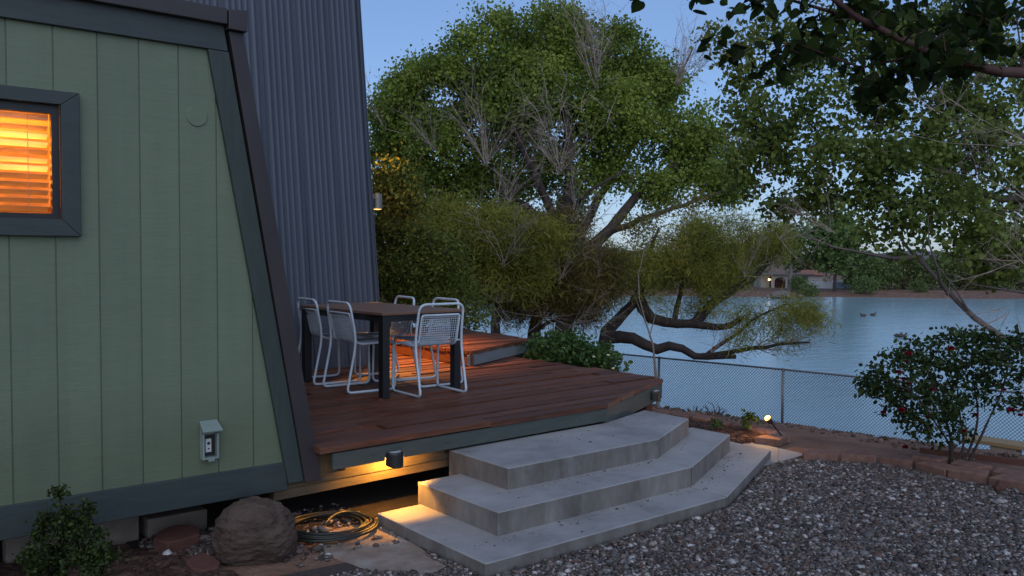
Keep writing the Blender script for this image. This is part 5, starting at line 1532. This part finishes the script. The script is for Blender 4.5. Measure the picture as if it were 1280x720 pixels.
shrub("weed_plant", "small green weed low in the planter mulch beside the steps", (6.9, 5.28, 0.05), [((898, 531, 9, 5, 8.6, 0.06), 10)], 0, 10, 0.02, 0.028, M['leafbush'], 64, stem=0.003, shape='kite')
shrub("weed_plant", "tiny yellow green weed where the bottom step meets the gravel", (6.5, 4.33, 0.0), [((959, 590, 5, 4, 7.45, 0.03), 6)], 0, 6, 0.01, 0.022, M['leafgold'], 65, stem=0.002, shape='kite')

# bits on the bank
def bank_rocks():
    rng = np.random.default_rng(71)
    for x, y, s, lab in ((868, 519, 0.10, "dark driftwood clump on the bank at the fence foot"), (893, 521, 0.14, "larger dark root clump on the bank near the fence foot")):
        d = 15.0
        for it in range(30):
            p = at(x, y, d)
            if p[2] > ground_z(p[0], p[1]): d += 0.15
        p = at(x, y, d); p[2] = float(ground_z(p[0], p[1]))
        V, F = twig_fan(rng, p, np.array([0.3, -0.6, 0.12]), s * 2.2, 22, 1.6, 0.022, 1)
        tag(np_mesh("root_clump", V, F, M['twigbrown']), lab, "driftwood")
    V, F = scatter_stones(np.stack([rng.uniform(8, 18, 9000), rng.uniform(3, 13, 9000), np.zeros(9000)], 1), 0.014, rng, 0.6, 0.6)
    V = V.reshape(9000, -1, 3); c = V.mean(1); V[:, :, 2] += ground_z(c[:, 0], c[:, 1])[:, None]
    tag(np_mesh("pebbles", V.reshape(-1, 3), F, mat_island("bank_pebble", [(0.12, 0.075, 0.055), (0.17, 0.115, 0.085), (0.09, 0.06, 0.048), (0.24, 0.18, 0.15)], 0.9)), "loose reddish stones scattered over the bank slope", "pebbles", kind="stuff")
bank_rocks()

# ------------------------------------------------------------------ far shore
def far_tree(name, label, x, y_base, y_top, half, d, mat, seed, trunk=M['bark'], wide=1.0, leafs=2600, low=0.25, tp=0.16, cat="tree"):
    rng = np.random.default_rng(seed)
    s = d / 1090.5
    base = at(x, y_base, d)
    base[2] = float(ground_z(base[0], base[1])) - 0.1
    root = thing(name, label, cat, tuple(base), group="trees on the far shore")
    H = at(x, y_top, d)[2] - base[2]
    W = half * s
    sk = Skel(rng)
    sk.line([base, base + [0.1, 0, H * 0.3], base + [0.0, 0.1, H * 0.6], base + [0.1, 0, H * 0.9]], tp, 0.03, step=0.6)
    n = 46
    z = rng.uniform(low, 1.0, n)
    prof = np.sqrt(np.clip(1 - ((z - (low + 0.35)) / (1.02 - low - 0.3)) ** 2, 0.05, 1))
    a = rng.uniform(0, 2 * math.pi, n); rr = np.sqrt(rng.uniform(0.1, 1, n)) * W * prof
    T = base + np.stack([rr * np.cos(a), rr * np.sin(a), z * H], 1)
    sk.attach(T, step=0.7, wob=0.1)
    V, F = sk.mesh(0.02)
    np_mesh("trunk", V, F, trunk, root)
    C = puff(rng, sk.tip_points(), leafs / n, 0.13 * W + 0.07 * H)
    V, F = leaves(C, 0.05 * H + 0.12, rng, 'kite', droop=0.2)
    np_mesh("crown", V, F, mat, root)
far_tree("far_tree", "dark tree with a clear trunk standing by the white wall across the lake", 1043, 362, 272, 26, 126, M['leaffar'], 201, low=0.42, tp=0.28, leafs=4200)
far_tree("far_tree", "pale trunked tree in front of the house across the lake", 988, 360, 285, 20, 127, M['leaffar'], 202, M['barkpale'], low=0.55, tp=0.42, leafs=1800)
specs = [(1010, 350, 322, 22, 150), (1075, 362, 318, 22, 132), (1100, 362, 326, 24, 134), (1128, 362, 322, 24, 136), (1155, 362, 328, 24, 134), (1182, 362, 320, 26, 136), (1210, 362, 326, 24, 134), (1240, 362, 322, 26, 136), (1270, 362, 318, 28, 134), (1300, 362, 322, 28, 134), (925, 362, 318, 24, 150), (905, 362, 322, 30, 132), (860, 362, 316, 34, 134), (815, 362, 326, 30, 132), (770, 362, 322, 32, 136), (725, 362, 318, 32, 132), (680, 362, 326, 32, 134), (630, 362, 320, 34, 134), (580, 362, 322, 36, 134)]
where = ["behind the house", "beside the white wall's end", "over the white wall", "past the white wall", "above the red bank", "above the bare bank", "where the pale dead trunk shows", "near the frame edge above the bank", "at the frame edge", "beyond the frame edge", "left of the house lamp", "seen between the tamarisk limbs", "behind the tamarisk crown", "behind the sapling", "behind the tamarisk trunk", "behind the brown tamarisk", "behind the thick trunk", "behind the olive tamarisk", "behind the far left stems"]
for i, ((x, yb, yt, hf, d), wds) in enumerate(zip(specs, where)):
    far_tree("far_bush", "low spreading green tree on the far shore " + wds, x, yb, yt, hf, d, M['leaffar'] if i % 3 else M['leaffarbrown'], 210 + i, low=0.12, leafs=2200)
for i, (x, yb, yt, hf, d, wds) in enumerate(((1080, 366, 347, 16, 123, "green bush at the waterline in front of the white wall"), (998, 364, 347, 9, 126, "small round bush beside the arches across the lake"), (1148, 366, 352, 9, 124, "small bush on the red bank across the lake"), (1010, 368, 356, 14, 122, "low brush on the rocky point across the lake"))):
    far_tree("far_bush", wds, x, yb, yt, hf, d, M['leaffar'], 240 + i, low=0.05, leafs=900)

def far_house():
    d = 138
    s = d / 1090.5
    c = at(985, 361, d); c[2] = float(ground_z(c[0], c[1]))
    X = unit(RIGHT * [1, 1, 0]); Y = unit(FWD * [1, 1, 0]); Z = np.array([0, 0, 1.0])
    root = thing("lakeside_house", "pale house with dark arched porch and a lit lamp across the lake", "house", tuple(c))
    def P(x, y, z): return c + X * x + Y * y + Z * z
    def B(mb, x0, x1, y0, y1, z0, z1):
        mb.obox(P((x0 + x1) / 2, (y0 + y1) / 2, (z0 + z1) / 2), X * (x1 - x0) / 2, Y * (y1 - y0) / 2, Z * (z1 - z0) / 2)
    H = 2.0
    mb = MB()
    B(mb, -4, 3.6, 1.2, 5, 0, H)
    mb.build("wall", M['stucco'], root)
    # arcade in front: piers and arch heads
    mb = MB()
    arches = [(-2.15, -0.4), (-0.1, 1.9)]
    B(mb, -2.6, -2.15, 0, 0.3, 0, H); B(mb, -0.4, -0.1, 0, 0.3, 0, H); B(mb, 1.9, 2.2, 0, 0.3, 0, H)
    for a, b in arches:
        n = 10; r = (b - a) / 2; cx = (a + b) / 2
        for k in range(n):
            t0, t1 = math.pi * k / n, math.pi * (k + 1) / n
            xa, xb = cx - r * math.cos(t0), cx - r * math.cos(t1)
            za, zb = 1.05 + 0.62 * math.sin(t0), 1.05 + 0.62 * math.sin(t1)
            V = [P(xa, 0, za), P(xb, 0, zb), P(xb, 0, H), P(xa, 0, H), P(xa, 0.3, za), P(xb, 0.3, zb), P(xb, 0.3, H), P(xa, 0.3, H)]
            mb.add(V, [(0, 1, 2, 3), (7, 6, 5, 4), (0, 4, 5, 1)])
    mb.build("arcade", M['stucco'], root)
    mb = MB(); B(mb, -2.6, 2.3, 1.1, 1.19, 0.02, H - 0.05); mb.build("porch_recess", M['redrock'], root)
    mb = MB(); B(mb, -4.3, 4.0, -0.4, 5.3, H, H + 0.22); mb.build("roof", M['greyblock'], root)
    mb = MB(); mb.lathe(P(-3.0, 0.0, 1.3), [(0.05, -0.14), (0.15, -0.07), (0.17, 0), (0.12, 0.1), (0.04, 0.15)], 10); mb.build("porch_lamp", mat_emit("porch_glow", (1.0, 0.72, 0.32), 7), root)
    r2 = thing("lakeside_cottage", "small cottage with red tiled roof behind the white wall across the lake", "cottage", tuple(P(5.2, 6, 0)))
    mb = MB(); B(mb, 3.9, 7.6, 5.6, 8, 0, 1.9); mb.build("wall", M['stucco'], r2)
    mb = MB(); V = [P(3.6, 5.3, 1.9), P(7.9, 5.3, 1.9), P(7.9, 8.3, 1.9), P(3.6, 8.3, 1.9), P(4.4, 6.8, 2.75), P(7.1, 6.8, 2.75)]
    mb.add(V, [(0, 1, 5, 4), (1, 2, 5), (2, 3, 4, 5), (3, 0, 4), (3, 2, 1, 0)]); mb.build("roof", M['roofred'], r2)
    r3 = thing("garden_wall", "long white wall with a blue grey panel across the lake", "wall", tuple(P(8, -1, 0)))
    mb = MB(); B(mb, 2.7, 6.6, -1.2, -0.9, 0, 1.05); B(mb, 6.6, 14.6, -1.2, -0.9, 0, 1.2); mb.build("wall", M['whitewall'], r3)
    mb = MB(); B(mb, 7.0, 13.6, -1.26, -1.2, 0.02, 1.0); mb.build("panel", M['bluewall'], r3)
far_house()
def far_rocks():
    rng = np.random.default_rng(91)
    for k, (x, y, s) in enumerate(((960, 369, 0.5), (972, 370, 0.7), (984, 371, 0.6), (953, 371, 0.5), (1000, 370, 0.45))):
        d = 116
        p = at(x, y, d); p[2] = WATER + 0.15
        V, F = scatter_stones(p[None], s, rng, 0.55)
        tag(np_mesh("shore_rock", V, F, M['greyblock']), "grey brown rock in the heap at the far waterline below the house", "rock", "rocks on the far shore point")
far_rocks()

def duck(x, y, face, label):
    z = WATER
    dd = ray = (FWD + RIGHT * (x - 640) / 1090.5 - UP * (y - 360) / 1090.5)
    p = CAM + dd * ((z - CAM[2]) / dd[2])
    rng = np.random.default_rng(1)
    mb = MB()
    ax = RIGHT * face * np.array([1, 1, 0])
    prof = [(-0.30, 0.10, 0.02), (-0.22, 0.11, 0.07), (-0.10, 0.10, 0.13), (0.04, 0.09, 0.15), (0.16, 0.09, 0.11), (0.20, 0.14, 0.07), (0.215, 0.20, 0.055), (0.235, 0.26, 0.06), (0.28, 0.275, 0.055), (0.33, 0.265, 0.028), (0.39, 0.258, 0.016)]
    mb.tube([p + ax * a + np.array([0, 0, b]) for a, b, r in prof], [r for a, b, r in prof], 10)
    o = mb.build("duck", M['feather'], smooth=True)
    tag(o, label, "duck", "ducks swimming on the lake")
duck(1079, 395.5, -1, "dark duck swimming far out, leading the distant pair")
duck(1091, 394.5, 1, "dark duck swimming far out, second of the distant pair")
duck(1122, 421, 1, "duck in the nearer pair on open water, behind its mate")
duck(1128, 421.5, 1, "duck in the nearer pair on open water, ahead of its mate")
